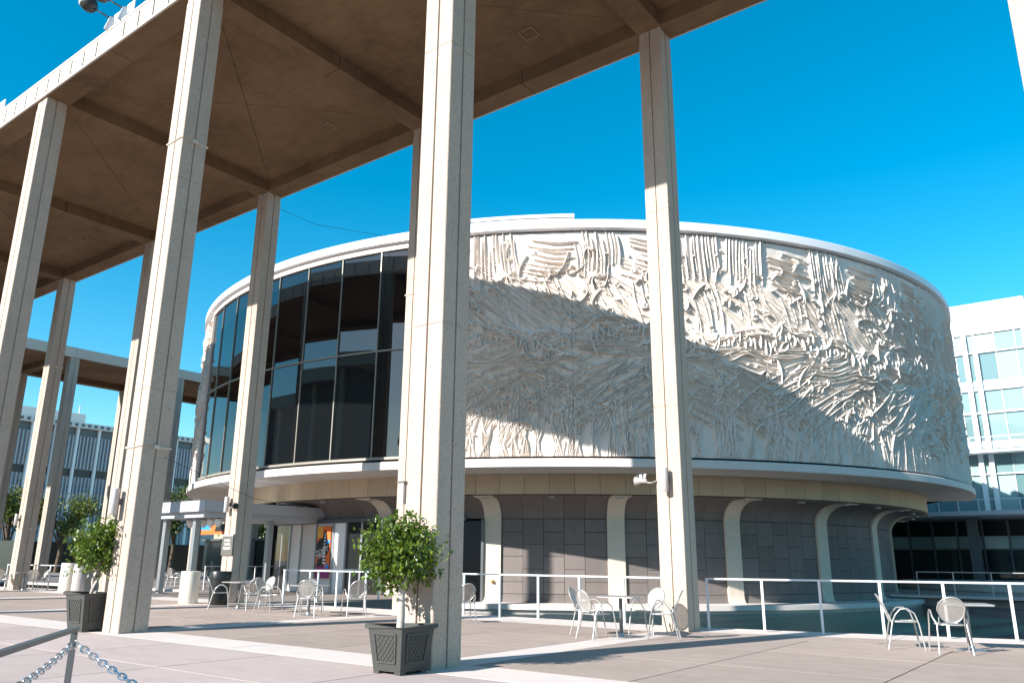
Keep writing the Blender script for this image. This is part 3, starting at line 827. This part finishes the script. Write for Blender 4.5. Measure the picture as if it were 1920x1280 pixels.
speaker(-hw + .02, W - hw - .02, 3.1, -1, 'pale loudspeaker with bird spikes on the far column by the pool', 'lamp_box')
speaker(-2 * S + hw - .25, W - hw - .05, 3.05, 1, 'black loudspeaker on the column with the sign plate', 'black_plastic')
cb = tag(MB().tube([(-2 * S + hw, W + hw, 13.9), (-15.3, 9.5, 13.75), (-14.4, 12.75, 14.1)], .008, 4).obj('cable', 'cable_black'), 'thin cable running from the column head to the drum rim', 'cable')
cb2 = tag(MB().tube([(-S + hw + .04, .2, 3.35), (-12, 5.5, 3.05), (-16, 10.5, 3.2), (-19.3, 14.0, 4.1)], .007, 4).obj('cable', 'cable_black'), 'thin cable from the strapped column towards the entrance', 'cable')

# ------------------------------------------------------------------ railings
def railing(x0, x1, n, y, label, along='x', z=.02, mat='white_metal', loc=(0, 0, 0), rotz=0):
    t = thing('railing', label, 'railing', loc, rotz)
    P = (lambda a, b, c: (a, y + b, c)) if along == 'x' else (lambda a, b, c: (y + b, a, c))
    def bx(a0, a1, b, z0, z1):
        p, q = P(a0, -b, z0), P(a1, b, z1)
        return MB().box(min(p[0], q[0]), max(p[0], q[0]), min(p[1], q[1]), max(p[1], q[1]), z0, z1)
    bx(x0 - .03, x1 + .03, .032, z + 1.02, z + 1.055).obj('top_rail', mat, t)
    for i in range(n + 1):
        a = x0 + (x1 - x0) * i / n
        bx(a - .025, a + .025, .022, z, z + 1.019).obj('post', mat, t)
    return t
RY = 8.36
railing(.0, 1.13 * 8, 8, 0, 'white metal railing along the pool right of the far column', loc=(.36, RY - .05, 0), rotz=math.atan(PSL))
railing(-9.1 + .2, -.5, 7, RY, 'white metal railing along the pool between the two big columns')
railing(-14.0, -9.0, 4, RY, 'white metal railing beside the cafe tables near the entrance')
railing(8.5, 14.1, 4, -14.2, 'white metal railing along the side of the entrance bridge', 'y')
railing(-34.5, -27.3, 5, RY, 'white metal railing at the far left behind the cafe table')
railing(-46, -36, 7, RY, 'white metal railing at the far left end of the terrace')
railing(-25.8, -24.4, 1, RY + .1, 'short white railing left of the entrance canopy')
railing(-.6, 21, 14, 34.75, 'distant grey railing across the pool in front of the dark ground floor', mat='grey_metal')
railing(13.3, 24, 8, -26.1, 'white railing on the left side of the entrance bridge', 'y')

# ------------------------------------------------------------------ potted trees
def leaves(n_clump, per, cen, rad, size, droop=.6, seed=1, shell_=.55):
    rg = np.random.default_rng(seed); V = []; F = []
    for c in range(n_clump):
        d = rg.normal(size=3); d /= np.linalg.norm(d); rr = (shell_ + (1 - shell_) * rg.random()) ** .8
        wob = 1 + .22 * math.sin(d[0] * 5 + seed) + .15 * math.sin(d[1] * 7 + d[2] * 4)
        cc = np.array(cen) + d * np.array(rad) * rr * wob
        for q in range(per):
            p = cc + rg.normal(size=3) * size * 1.15
            yaw_ = rg.uniform(0, 6.283); pit = -droop + rg.normal() * .5
            f = np.array([math.cos(yaw_) * math.cos(pit), math.sin(yaw_) * math.cos(pit), math.sin(pit)])
            s_ = np.array([-math.sin(yaw_), math.cos(yaw_), 0]); s_ = s_ * math.cos(q) + np.cross(f, s_) * math.sin(q)
            nrm = np.cross(f, s_); L = size * rg.uniform(.75, 1.3); wd = L * .24
            b = len(V)
            V += [p, p + f * L * .35 + s_ * wd + nrm * L * .05, p + f * L * .7 + s_ * wd * .75, p + f * L - nrm * L * .12, p + f * L * .7 - s_ * wd * .75, p + f * L * .35 - s_ * wd + nrm * L * .05]
            F += [(b, b + 1, b + 2, b + 3), (b, b + 3, b + 4, b + 5)]
    m = MB(); m.v = [tuple(v) for v in V]; m.f = F
    return m
def leafobj(m, name, mat, par):
    me = bpy.data.meshes.new(name); me.from_pydata(m.v, [], m.f); me.materials.append(MATS[mat])
    return link(name, me, par)
def planter(x, y, k, label):
    t = thing('planter', label, 'planter', (x, y, .02), 0, 'square planters with trees')
    b, tp, h = .235 * k, .30 * k, .56 * k
    def fr(hb, ht, z0, z1): return [(-hb, -hb, z0), (hb, -hb, z0), (hb, hb, z0), (-hb, hb, z0), (-ht, -ht, z1), (ht, -ht, z1), (ht, ht, z1), (-ht, ht, z1)]
    m = MB(); F_ = [(0, 1, 2, 3), (0, 1, 5, 4), (1, 2, 6, 5), (2, 3, 7, 6), (3, 0, 4, 7)]
    m.add(fr(b, tp, .035 * k, h), F_)
    m.obj('pot', 'planter_plastic', t)
    for sx in (-1, 1):
        for sy in (-1, 1): MB().box(sx * b - .05 * k * (sx > 0) * 2 + .0, sx * b + .05 * k * (sx < 0) * 2, sy * b - .1 * k * (sy > 0), sy * b + .1 * k * (sy < 0), 0, .034 * k).obj('foot', 'planter_plastic', t)
    r = tp + .012
    MB().tube([(-r, -r, h), (r, -r, h), (r, r, h), (-r, r, h)], .032 * k, 10, closed=True).obj('rim', 'planter_plastic', t, 50)
    MB().box(-tp + .02, tp - .02, -tp + .02, tp - .02, h - .07, h - .05).obj('soil', 'soil', t)
    # raised lattice panel on the two visible sides
    for rz in (0, math.pi / 2, math.pi, -math.pi / 2):
        fr_ = MB(); la = MB()
        def P(u, v, d):   # u -1..1 across, v 0..1 up on the sloping side
            hb = b + (tp - b) * v; y_ = -(hb) - d
            return (u * hb, y_, .035 * k + v * (h - .035 * k))
        def bar(m_, p, q, wd, d):
            a, c = Vector(P(*p, 0)), Vector(P(*q, 0)); t_ = (c - a).normalized(); s_ = Vector((0, -1, 0)).cross(t_).normalized() * wd; o_ = Vector((0, -d, 0)); i_ = Vector((0, .006, 0))
            vs = [a - s_ + i_, a + s_ + i_, c + s_ + i_, c - s_ + i_, a - s_ + o_, a + s_ + o_, c + s_ + o_, c - s_ + o_]
            m_.add(vs, [(0, 1, 2, 3), (4, 5, 6, 7), (0, 1, 5, 4), (1, 2, 6, 5), (2, 3, 7, 6), (3, 0, 4, 7)])
        c4 = [(-.62, .2), (.62, .2), (.66, .84), (-.66, .84)]
        for i in range(4): bar(fr_, c4[i], c4[(i + 1) % 4], .011 * k, .014)
        for i in range(-5, 6):
            for sgn in (1, -1):
                u0 = i * .26; pts_ = []
                for v in np.linspace(.22, .82, 13):
                    u = u0 + sgn * (v - .52) * 1.7
                    if abs(u) < .6: pts_.append((u, v))
                if len(pts_) > 1: bar(la, pts_[0], pts_[-1], .006 * k, .007 + .001 * sgn)
        fr_.obj('panel_frame', 'planter_plastic', t, rotz=rz); la.obj('lattice', 'planter_plastic', t, rotz=rz)
    return t
planter(.13, -.70, 1.0, 'dark grey square planter with lattice side at the foot of the nearest column')
planter(-8.72, -.28, 1.25, 'dark grey square planter with lattice side at the left behind the chain post')

def pot_tree(x, y, label, trunk, r0, cen, rad, seed, n, braided=False, size=.085):
    t = thing('potted_tree', label, 'tree', (x, y, 0), 0, 'small leafy trees in planters')
    tm = MB()
    if braided:
        for ph in (0, 2.1, 4.2):
            tm.tube([(.045 * math.cos(ph + z * 9), .045 * math.sin(ph + z * 9), z) for z in np.linspace(.52, trunk, 16)], .032, 7)
    else: tm.tube([(0, 0, .48), (.012, 0, .7), (-.01, .01, .95), (0, 0, trunk)], [r0, r0 * .95, r0 * .9, r0 * .8], 10)
    tr = tm.obj('trunk', 'bark_pale', t, 60)
    rg = random.Random(seed); lb = MB()
    for i in range(16):
        a = rg.uniform(0, 6.28); e = rg.uniform(.35, .85); top = (cen[0] + rad[0] * e * math.cos(a), cen[1] + rad[1] * e * math.sin(a), cen[2] + rad[2] * rg.uniform(-.3, .75))
        mid = (top[0] * .4, top[1] * .4, trunk + (top[2] - trunk) * .55)
        lb.tube([(0, 0, trunk - .05), mid, top], [r0 * .55, r0 * .35, .006], 5)
    lb.obj('branches', 'bark_pale', tr, 60)
    leafobj(leaves(n, 10, cen, rad, size, .55, seed, .35), 'crown', 'ficus_leaf', t)
pot_tree(.10, -.70, 'bushy green potted tree with smooth pale trunk in front of the nearest column', 1.08, .052, (-.05, 0, 1.50), (.44, .42, .40), 3, 430, False, .075)
pot_tree(-8.75, -.28, 'bushy green potted tree with twisted pale trunk at the left', 1.12, .06, (.12, 0, 1.62), (.56, .52, .42), 5, 430, True, .09)

# ------------------------------------------------------------------ cafe chairs and tables
def make_chair():
    t = thing('cafe_chair', 'x', 'chair', (0, 0, 0), 0, 'metal cafe chairs on the terrace')
    # seat pan with rounded corners
    se = [(.20 * (1 if abs(math.cos(a)) > 0 else 1) * math.copysign(abs(math.cos(a)) ** .5, math.cos(a)), .205 * math.copysign(abs(math.sin(a)) ** .5, math.sin(a))) for a in np.linspace(0, 2 * math.pi, 24, endpoint=False)]
    MB().poly(se, .435, .443).obj('seat', 'perforated_metal', t)
    MB().tube([(x * 1.02, y * 1.02, .44) for x, y in se], .011, 6, closed=True).obj('seat_frame', 'chair_metal', t, 60)
    # oval back
    def bk(u, v): return (u, -.205 - .16 * v - .05 * (1 - (u / .22) ** 2) * v * .6, .47 + .40 * v)
    ring = []
    for a in np.linspace(0, 2 * math.pi, 28, endpoint=False):
        u = .205 * math.cos(a) * (1 if math.sin(a) > 0 else .92); v = .5 + .5 * math.sin(a); ring.append((u if v > .12 else u * 1.0, v))
    MB().tube([bk(u, v) for u, v in ring], .0115, 6, closed=True).obj('back_frame', 'chair_metal', t, 60)
    vs = [bk(0, .5)] + [bk(u * .97, .5 + (v - .5) * .97) for u, v in ring] + [bk(u * .5, .5 + (v - .5) * .5) for u, v in ring]
    n = len(ring); fs = [(0, 1 + n + i, 1 + n + (i + 1) % n) for i in range(n)] + [(1 + n + i, 1 + i, 1 + (i + 1) % n, 1 + n + (i + 1) % n) for i in range(n)]
    m = MB(); m.add(vs, fs); m.obj('backrest', 'perforated_metal', t, 60)
    for s_ in (-1, 1):
        x = .215 * s_; xo = .265 * s_
        arm = [(xo + .03 * s_, .255, 0), (xo, .20, .42), (xo, .15, .58), (xo, .05, .655), (xo, -.06, .645), (xo, -.14, .56), (x, -.195, .44)]
        MB().tube(arm, .0125, 6).obj('arm', 'chair_metal', t, 60)
        MB().tube([(x * 1.0, -.19, .46), (x * 1.08, -.25, .2), (x * 1.15, -.30, 0)], .0125, 6).obj('leg', 'chair_metal', t, 60)
        MB().tube([(x * .86, -.205, .44), bk(.185 * s_, .22)], .011, 6).obj('back_post', 'chair_metal', t, 60)
    return t
def make_table():
    t = thing('cafe_table', 'x', 'table', (0, 0, 0), 0, 'pedestal cafe tables on the terrace')
    c = .37; k = .05
    p = []
    for sx, sy in ((1, 1), (-1, 1), (-1, -1), (1, -1)):
        cx_, cy_ = sx * (c - k), sy * (c - k); a0 = math.atan2(sy, sx)
        p += [(cx_ + k * math.cos(a0 + d), cy_ + k * math.sin(a0 + d)) for d in (-.78, -.26, .26, .78)]
    MB().poly(p, .715, .738).obj('table_top', 'chair_metal', t)
    MB().lathe([(.033, .018), (.035, .3), (.033, .714)], 14).obj('pedestal', 'steel_grey', t, 50)
    MB().lathe([(.23, 0), (.23, .008), (.06, .03), (.045, .07), (.036, .075)], 24).obj('base', 'grey_metal', t, 40)
    return t
chair0, table0 = make_chair(), make_table(); first = [True, True]
ZP = .021
def chair(x, y, rot, label):
    if first[0]: first[0] = False; chair0.location = (x, y, ZP); chair0.rotation_euler = (0, 0, R(rot)); chair0['label'] = label; return chair0
    return dup(chair0, (x, y, ZP), R(rot), label)
def table(x, y, rot, label):
    if first[1]: first[1] = False; table0.location = (x, y, ZP); table0.rotation_euler = (0, 0, R(rot)); table0['label'] = label; return table0
    return dup(table0, (x, y, ZP), R(rot), label)
table(5.38, 7.42, 20, 'square cafe table at the right in front of the pool')
chair(4.48, 6.93, -71, 'metal chair seen side-on facing right, left of the right-hand table')
chair(5.22, 6.68, 20, 'metal chair with its back to us before the right-hand table')
chair(6.62, 7.15, 75, 'metal chair cut off by the right edge of the picture')
table(-.20, 5.55, 12, 'square cafe table between the two big columns')
chair(-.92, 5.55, -78, 'leftmost metal chair of the table between the two big columns')
chair(-.36, 4.92, -20, 'front metal chair with its back to us at the table between columns')
chair(-.10, 6.45, 172, 'sunlit metal chair behind the table between the columns')
chair(.56, 5.78, 112, 'right-hand metal chair facing left by the far column with lamp')
chair(-4.75, 6.25, 60, 'metal chair half hidden behind the nearest column')
table(-9.25, 5.5, 5, 'cafe table left of the big potted tree')
chair(-8.85, 5.15, 35, 'metal chair with back to us at the table left of the big tree')
chair(-8.15, 6.05, 60, 'white-lit metal chair just left of the big potted tree')
chair(-9.9, 6.1, -120, 'metal chair behind the table left of the big tree')
chair(-10.9, 5.5, -70, 'lone metal chair facing right between the two cafe tables')
table(-12.9, 5.95, 10, 'cafe table in front of the dark round bin')
chair(-13.2, 5.55, -35, 'metal chair in front of the cream bin')
chair(-12.15, 5.85, 75, 'metal chair right of the dark round bin facing left')
chair(-12.9, 6.7, 180, 'metal chair behind the cafe table by the dark bin')
table(-30.3, 7.4, 8, 'cafe table at the far left beside the railing')
chair(-31.4, 7.2, -60, 'leftmost metal chair at the far left table')
chair(-30.85, 6.7, -15, 'metal chair with its back to us at the far left table')
chair(-29.65, 7.4, 80, 'metal chair on the right of the far left table')
chair(-30.4, 8.0, 170, 'metal chair behind the far left table by the rail')
for i, (x, y, r) in enumerate(((-38.5, 14.3, 30), (-37.6, 14.6, -60), (-36.6, 14.4, 140))):
    chair(x, y, r, ['shaded chair across the left pool, leftmost of three', 'shaded chair across the left pool, middle of three', 'shaded chair across the left pool, rightmost of three'][i])
for i, (x, y, r) in enumerate(((-31.8, 15.2, 30), (-31.0, 15.0, -60), (-29.8, 15.4, 140))):
    chair(x, y, r, ['small distant chair right of the strapped column, leftmost', 'small distant chair right of the strapped column, middle', 'small distant chair right of the strapped column, rightmost'][i])

# ------------------------------------------------------------------ bins
def bin_(x, y, r, h, mat, label, kind):
    t = thing('litter_bin', label, 'bin', (x, y, .02))
    if kind == 'drum': MB().lathe([(r * .97, 0), (r, .03), (r, h - .02), (r * .98, h), (r * .8, h), (r * .78, h - .12), (.02, h - .14)], 28).obj('body', mat, t, 40)
    else:
        MB().lathe([(r * .86, 0), (r * .9, .02), (r, h * .74), (r * 1.0, h * .76)], 28).obj('body', mat, t, 40)
        MB().lathe([(r * 1.05, h * .765), (r * 1.06, h * .97), (r * 1.0, h), (r * .6, h), (r * .58, h * .9), (.02, h * .88)], 28).obj('lid', mat, t, 40)
    return t
bin_(-16.4, 6.55, .29, .98, 'bin_cream', 'cream concrete bin left of the dark round bin', 'drum')
bin_(-15.0, 6.7, .31, 1.0, 'bin_black', 'dark round bin at the foot of the column with the sign plate', 'lid')
rb_ = bin_(-28.1, 8.2, .32, 1.15, 'bin_cream', 'cream bin with green recycling arrows behind the left potted tree', 'drum')
m = MB()
for q in range(3):
    a = R(q * 120 + 90); M3 = Matrix.Translation((0, 0, 0))
    c = Vector((math.cos(a), math.sin(a))) * .085
    tdir = Vector((-math.sin(a), math.cos(a))); n2 = Vector((math.cos(a), math.sin(a)))
    pts = [c - tdir * .08 - n2 * .02, c + tdir * .03 - n2 * .02, c + tdir * .03 - n2 * .045, c + tdir * .09, c + tdir * .03 + n2 * .045, c + tdir * .03 + n2 * .02, c - tdir * .08 + n2 * .02]
    A = R(-52)
    for s0 in (0,):
        vs = []
        for p_ in pts:
            th = A + p_.x / .32
            vs.append((.326 * math.cos(th), .326 * math.sin(th), .72 + p_.y))
        m.add(vs, [(0, 1, 5, 6), (2, 3, 4), (1, 2, 4, 5)])
m.obj('recycling_arrows', 'recycle_green', rb_)
bin_(-27.25, 8.3, .3, 1.1, 'lamp_box', 'grey bin beside the cream recycling bin', 'drum')
t = thing('dark_cabinet', 'black upright bin right of the grey bin behind the left tree', 'bin', (-25.6, 8.15, .02))
MB().box(-.3, .3, -.3, .3, 0, 1.18).obj('body', 'bin_black', t); MB().box(-.33, .33, -.33, .33, 1.181, 1.26).obj('lid', 'bin_black', t)

# ------------------------------------------------------------------ foreground post, bar and chains
def ray_pt(px, py, depth):
    d = fwd * 1 + r2 * ((px - 960) / 1495.142) + u2 * ((640 - py) / 1495.142)
    return CAM + d * depth
top = ray_pt(141, 1176, 4.62)
post = thing('chain_post', 'grey metal queue barrier post with sloping bar at the bottom left', 'barrier', (top.x, top.y, .02))
hz_ = top.z - .02
bdir = (ray_pt(-20, 1229, 3.3) - top); bdir.z = 0; bdir.normalize(); ang = math.atan2(bdir.y, bdir.x)
MB().box(-.015, .015, -.015, .015, .012, hz_ - .02).obj('post', 'steel_grey', post, rotz=ang)
MB().box(-.016, 3.0, -.02, .02, hz_ - .019, hz_ + .004).obj('top_bar', 'steel_grey', post, rotz=ang)
MB().box(-.09, .09, -.09, .09, 0, .011).obj('base_plate', 'steel_grey', post, rotz=ang)
MB().tube([(.026, 0, hz_ - .07), (.05, 0, hz_ - .07), (.05, 0, hz_ - .1), (.03, 0, hz_ - .11)], .006).obj('hook', 'chrome', post)
LINK = MB().tube([(.026 * math.cos(a) + (.010 if math.cos(a) > 0 else -.010), .0155 * math.sin(a), 0) for a in np.linspace(0, 2 * math.pi, 14, endpoint=False)], .0052, 6, closed=True).mesh('chain_link', 'chrome', 60)
def chain(a, b, sag, label):
    t = thing('chain', label, 'chain', tuple(a))
    a, b = Vector(a), Vector(b); L = (b - a).length; n = int(L * 1.06 / .056)
    for i in range(n):
        u = (i + .5) / n; p = (b - a) * u - Vector((0, 0, sag * 4 * u * (1 - u)))
        tg = (b - a) - Vector((0, 0, sag * 4 * (1 - 2 * u)))
        o = link('chain_link', LINK, t, p)
        q = tg.to_track_quat('X', 'Z'); o.rotation_mode = 'QUATERNION'
        q2 = q @ Euler((R(45 if i % 2 else -45), 0, 0)).to_quaternion(); o.rotation_quaternion = q2
p0 = Vector((top.x, top.y, top.z - .09))
pR = ray_pt(420, 1372, 3.75)
chain(p0 + rgt * .03, pR, .03, 'bright steel chain sagging from the barrier post towards the right')
chain(p0 + bdir * .03, p0 + bdir * 2.4 - Vector((0, 0, .0)), .10, 'bright steel chain hanging under the sloping bar of the barrier')

# ------------------------------------------------------------------ right-hand building
BY = 60.0
wb = thing('glass_office_building', 'white modern building with pale glass curtain wall at the right behind the drum', 'building', (0, BY, 0))
BX0, BX1 = -40.0, 4.15
MB().box(BX0 + .1, BX1 - .43, .55, 25.9, 4.9, 18.48).obj('inner_block', 'far_dark', wb)
MB().box(BX0, BX1, 0, 26, 18.5, 20.95).obj('parapet_band', 'plaster_white', wb)
MB().box(BX1 - .42, BX1, .0, 26, 4.95, 18.49).obj('corner_pier', 'plaster_white', wb)
flo = [(17.03, 18.45), (14.86, 17.0), (12.41, 14.1), (10.31, 12.38), (7.86, 9.44), (5.2, 7.83)]
vx = [BX0 + 1.35 * i for i in range(int((BX1 - .5 - BX0) / 1.35) + 1)] + [BX1 - .44]
for (z0, z1) in flo:
    for i in range(len(vx) - 1):
        if vx[i + 1] < -9: continue
        MB().box(vx[i] + .03, vx[i + 1] - .03, .1, .14, z0 + .03, z1 - .03).obj('window_pane', 'pale_glass', wb)
for x in vx:
    if x < -9: continue
    big = abs(x - .5) < .7
    MB().box(x - .025, x + .025, .04, .2, 5.0, 18.49).obj('mullion', 'grey_metal', wb)
for x in (-.15, .52, -8.2):
    MB().box(x - .16, x + .16, -.25, .02, 4.98, 18.49 if x != .52 else 17.0).obj('pier', 'plaster_white', wb)
for z, h in ((17.0, .1), (14.1, .76), (12.36, .12), (9.45, .85), (7.83, .1)):
    MB().box(BX0, BX1 - .43, -.08, .16, z - .02, z + h * .12).obj('floor_edge', 'plaster_white', wb)
    MB().box(BX0, BX1 - .43, .03, .12, z + h * .13, z + h).obj('spandrel', 'blind', wb)
for x in (-3.2, -1.75, 1.35, 2.75):
    for z in (11.0, 6.3): MB().box(x - .55, x + .55, .3, .33, z + .3, z + 1.3).obj('blind', 'blind', wb)
# balcony rails
for z in (9.46, 5.0):
    MB().box(-9, BX1 + 2, -1.32, -1.27, z + .95, z + 1.0).obj('balcony_rail', 'white_metal', wb)
    for q in range(7): MB().box(-9, BX1 + 2, -1.3, -1.28, z + .12 + q * .115, z + .135 + q * .115).obj('balcony_wire', 'steel_grey', wb)
    for i in range(12): MB().box(-8.4 + i * 1.3, -8.36 + i * 1.3, -1.34, -1.26, z, z + .95).obj('balcony_post', 'white_metal', wb)
    MB().box(-9, BX1 + 2, -1.4, -.09, z - .16, z - .005).obj('balcony_floor', 'plaster_white', wb)
ter = thing('terrace_pavilion', 'dark shaded ground floor with glass doors under a flat terrace slab', 'building', (0, 51, 0))
MB().box(-30, 16, -2.2, 7.4, 4.36, 4.62).obj('terrace_slab', 'canopy_metal', ter)
MB().box(-30, 16, 5.6, 7.4, 0, 4.35).obj('back_wall', 'far_dark', ter)
for i in range(15):
    x = -9 + i * 1.5
    MB().box(x - .05, x + .05, 2.9, 3.05, 0, 4.35).obj('door_frame', 'steel_grey', ter)
    MB().box(x + .06, x + 1.44, 2.95, 2.99, .1, 2.35).obj('door', 'door_glass', ter)
    MB().box(x + .06, x + 1.44, 2.95, 2.99, 2.45, 3.25).obj('clerestory', 'pale_glass', ter)
MB().box(-10, 14, 2.9, 3.06, 2.36, 2.44).obj('door_head', 'steel_grey', ter)
for x in (-7, -.2, 6.5): MB().box(x - .3, x + .3, .2, .8, 0, 4.35).obj('pillar', 'steel_grey', ter)
pl_ = struct(MB().lathe([(9.0, 0), (9.05, .05), (9.05, .42), (8.9, .46), (.02, .46)], 64).obj('round_plinth', 'ledge_concrete', None, 30, loc=(4.6, 50.0, .001)))

# ------------------------------------------------------------------ left-hand office block
OX = -215.0
ob = thing('office_block', 'long pale office block with vertical fins seen between the left columns', 'building', (OX, 92, 0))
y0, y1 = -45, 45
MB().box(-30, -.5, y0, y1, 0, 35.0).obj('wall', 'fin_panel', ob)
MB().box(-30, 1.2, y0 - 1, y1 + 1, 35.2, 36.6).obj('roof_edge', 'plaster_pale', ob)
MB().box(-28, -3, -40, 3.0, 36.61, 39.6).obj('plant_room', 'plaster_pale', ob)
MB().tube([(-4, -14, 39.6), (-4, -14, 45)], .25, 6).obj('mast', 'grey_metal', ob)
MB().tube([(-4, 1.5, 39.6), (-4, 1.5, 42.0)], .15, 6).obj('mast', 'grey_metal', ob)
MB().box(-.499, -.2, y0, y1, 22.3, 24.2).obj('dark_band', 'dark_lobby', ob)
MB().box(-.499, -.15, y0, y1, 33.2, 35.1).obj('dark_band', 'steel_grey', ob)
yb = y0; bayw = 5.75
mslot = MB().box(1.15, 1.28, -.42, .42, 35.55, 36.3).mesh('roof_slot', 'steel_grey')
for i in range(52): link('roof_slot', mslot, ob, (0, -44 + i * 1.72, 0))
pier = MB().box(-.5, .75, -.28, .28, 0, 35.19).mesh('pier', 'plaster_white')
fin = MB().box(-.5, .35, -.1, .1, 0, 22.2).mesh('fin', 'canopy_metal')
fin2 = MB().box(-.5, .45, -.13, .13, 24.3, 33.1).mesh('fin', 'canopy_metal')
win = MB().box(-.5, -.08, -.36, .36, 0, 1.55).mesh('window_pane', 'window_blue')
for i in range(14):
    yy = -40.25 + i * bayw
    link('pier', pier, ob, (0, yy, 0))
    for q in range(1, 6):
        link('fin', fin, ob, (0, yy + q * bayw / 6, 0)); link('fin', fin2, ob, (0, yy + q * bayw / 6, 0))
    if 3 <= i <= 11:
        for q in range(6):
            for lv in range(5): link('window_pane', win, ob, (0, yy + (q + .5) * bayw / 6, 3.4 + lv * 3.75))
MB().box(-.499, .1, y0, y1, 0, 2.6).obj('dark_band', 'dark_lobby', ob)

# dark garden wall and hedge line behind the left pool
gw = tag(MB().box(-78, -58, 18, 18.4, 0, 2.6).box(-78, -77.6, 18.4, 60, 0, 2.9).obj('garden_wall', 'far_dark'), 'dark low garden wall far behind the left columns', 'wall')
bx_ = thing('dark_kiosk', 'black kiosk box behind the distant chairs left of the entrance canopy', 'kiosk', (-50.5, 32, 0))
MB().box(-3.6, 3.6, -1, 1, .5, 2.8).obj('body', 'far_dark', bx_); MB().box(-3.8, 3.8, -1.2, 1.2, 2.81, 2.98).obj('roof', 'steel_grey', bx_); MB().box(-3.2, 3.2, -.8, .8, 0, .49).obj('base', 'steel_grey', bx_)

# ------------------------------------------------------------------ background trees
def tree(x, y, h, rad, seed, label, mat, n=420, size=.42):
    t = thing('broadleaf_tree', label, 'tree', (x, y, 0), 0, 'trees beyond the colonnade')
    rg = random.Random(seed)
    tr = MB().tube([(0, 0, 0), (.1, .05, h * .25), (-.05, .1, h * .5), (.1, 0, h * .72)], [.26, .2, .15, .07], 8).obj('trunk', 'bark_dark', t, 60)
    lb = MB()
    cs = []
    for i in range(11):
        a = rg.uniform(0, 6.28); e = rg.uniform(.45, 1.0)
        tip = (rad * e * math.cos(a), rad * e * math.sin(a), h * rg.uniform(.5, .95)); cs.append(tip)
        st = h * rg.uniform(.22, .55)
        lb.tube([(0, .05, st), (tip[0] * .5, tip[1] * .5, st + (tip[2] - st) * .65), tip], [.09, .06, .02], 5)
    lb.obj('limbs', 'bark_dark', tr, 60)
    m = MB()
    for i, c in enumerate(cs):
        mm = leaves(n // 11, 9, c, (rad * .42, rad * .42, rad * .28), size, .25, seed * 31 + i, .2); o = len(m.v)
        m.v += mm.v; m.f += [tuple(q + o for q in f) for f in mm.f]
    leafobj(m, 'crown', mat, t)
tree(-75, 40.5, 9.0, 3.0, 3, 'dense tree behind the entrance canopy beside the drum', 'dark_leaf', 620, .34)
tree(-70, 44.5, 8.2, 2.8, 8, 'second dense tree just behind the entrance canopy posts', 'dark_leaf', 520, .34)
tree(-75, 24.0, 7.6, 2.3, 4, 'tree at the far left between the first two background columns', 'tree_leaf', 380, .3)
tree(-75, 28.8, 7.2, 2.5, 6, 'loose branched tree right of the side wing column at the left', 'tree_leaf', 300, .3)
tree(-82, 18.5, 7.0, 2.5, 9, 'tree at the left border behind the railing', 'dark_leaf', 320, .34)

# ------------------------------------------------------------------ unseen larger hall behind the camera's left shoulder, sized to darken the drum glass
hall = thing('unseen_hall', 'broad dark-walled unseen hall across the plaza, sized to darken the drum glass', 'building', (-78, -62, 0))
MB().box(-32, 32, -14, 14, 0, 24.5).obj('wall', 'slate_panel', hall)
MB().box(-34, 34, -16, 16, 24.51, 26.4).obj('roof', 'fascia_concrete', hall)
for i in range(13): MB().box(-31 + i * 5, -30.4 + i * 5, 14.01, 14.6, 0, 24.5).obj('pier', 'column_concrete', hall)
for i in range(12): MB().box(-30 + i * 5, -26.5 + i * 5, 14.0, 14.06, .2, 6).obj('window_pane', 'dark_lobby', hall)

blk = thing('added_skyline_block', 'pale unseen block added behind the camera, hiding the low sky from distant glass', 'building', (20, -110, 0))  # unseen block, added to keep the orange horizon out of glass reflections
MB().box(-60, 60, -12, 12, 0, 21).obj('wall', 'plaster_pale', blk)
MB().box(-61, 61, -13, 13, 21.01, 22.2).obj('roof', 'fascia_concrete', blk)
bw_ = MB().box(-1.1, 1.1, 12.0, 12.06, 0, 1.9).mesh('window_pane', 'window_blue')
for i in range(26):
    for j in range(5): link('window_pane', bw_, blk, (-56 + i * 4.5, 0, 2 + j * 3.9))
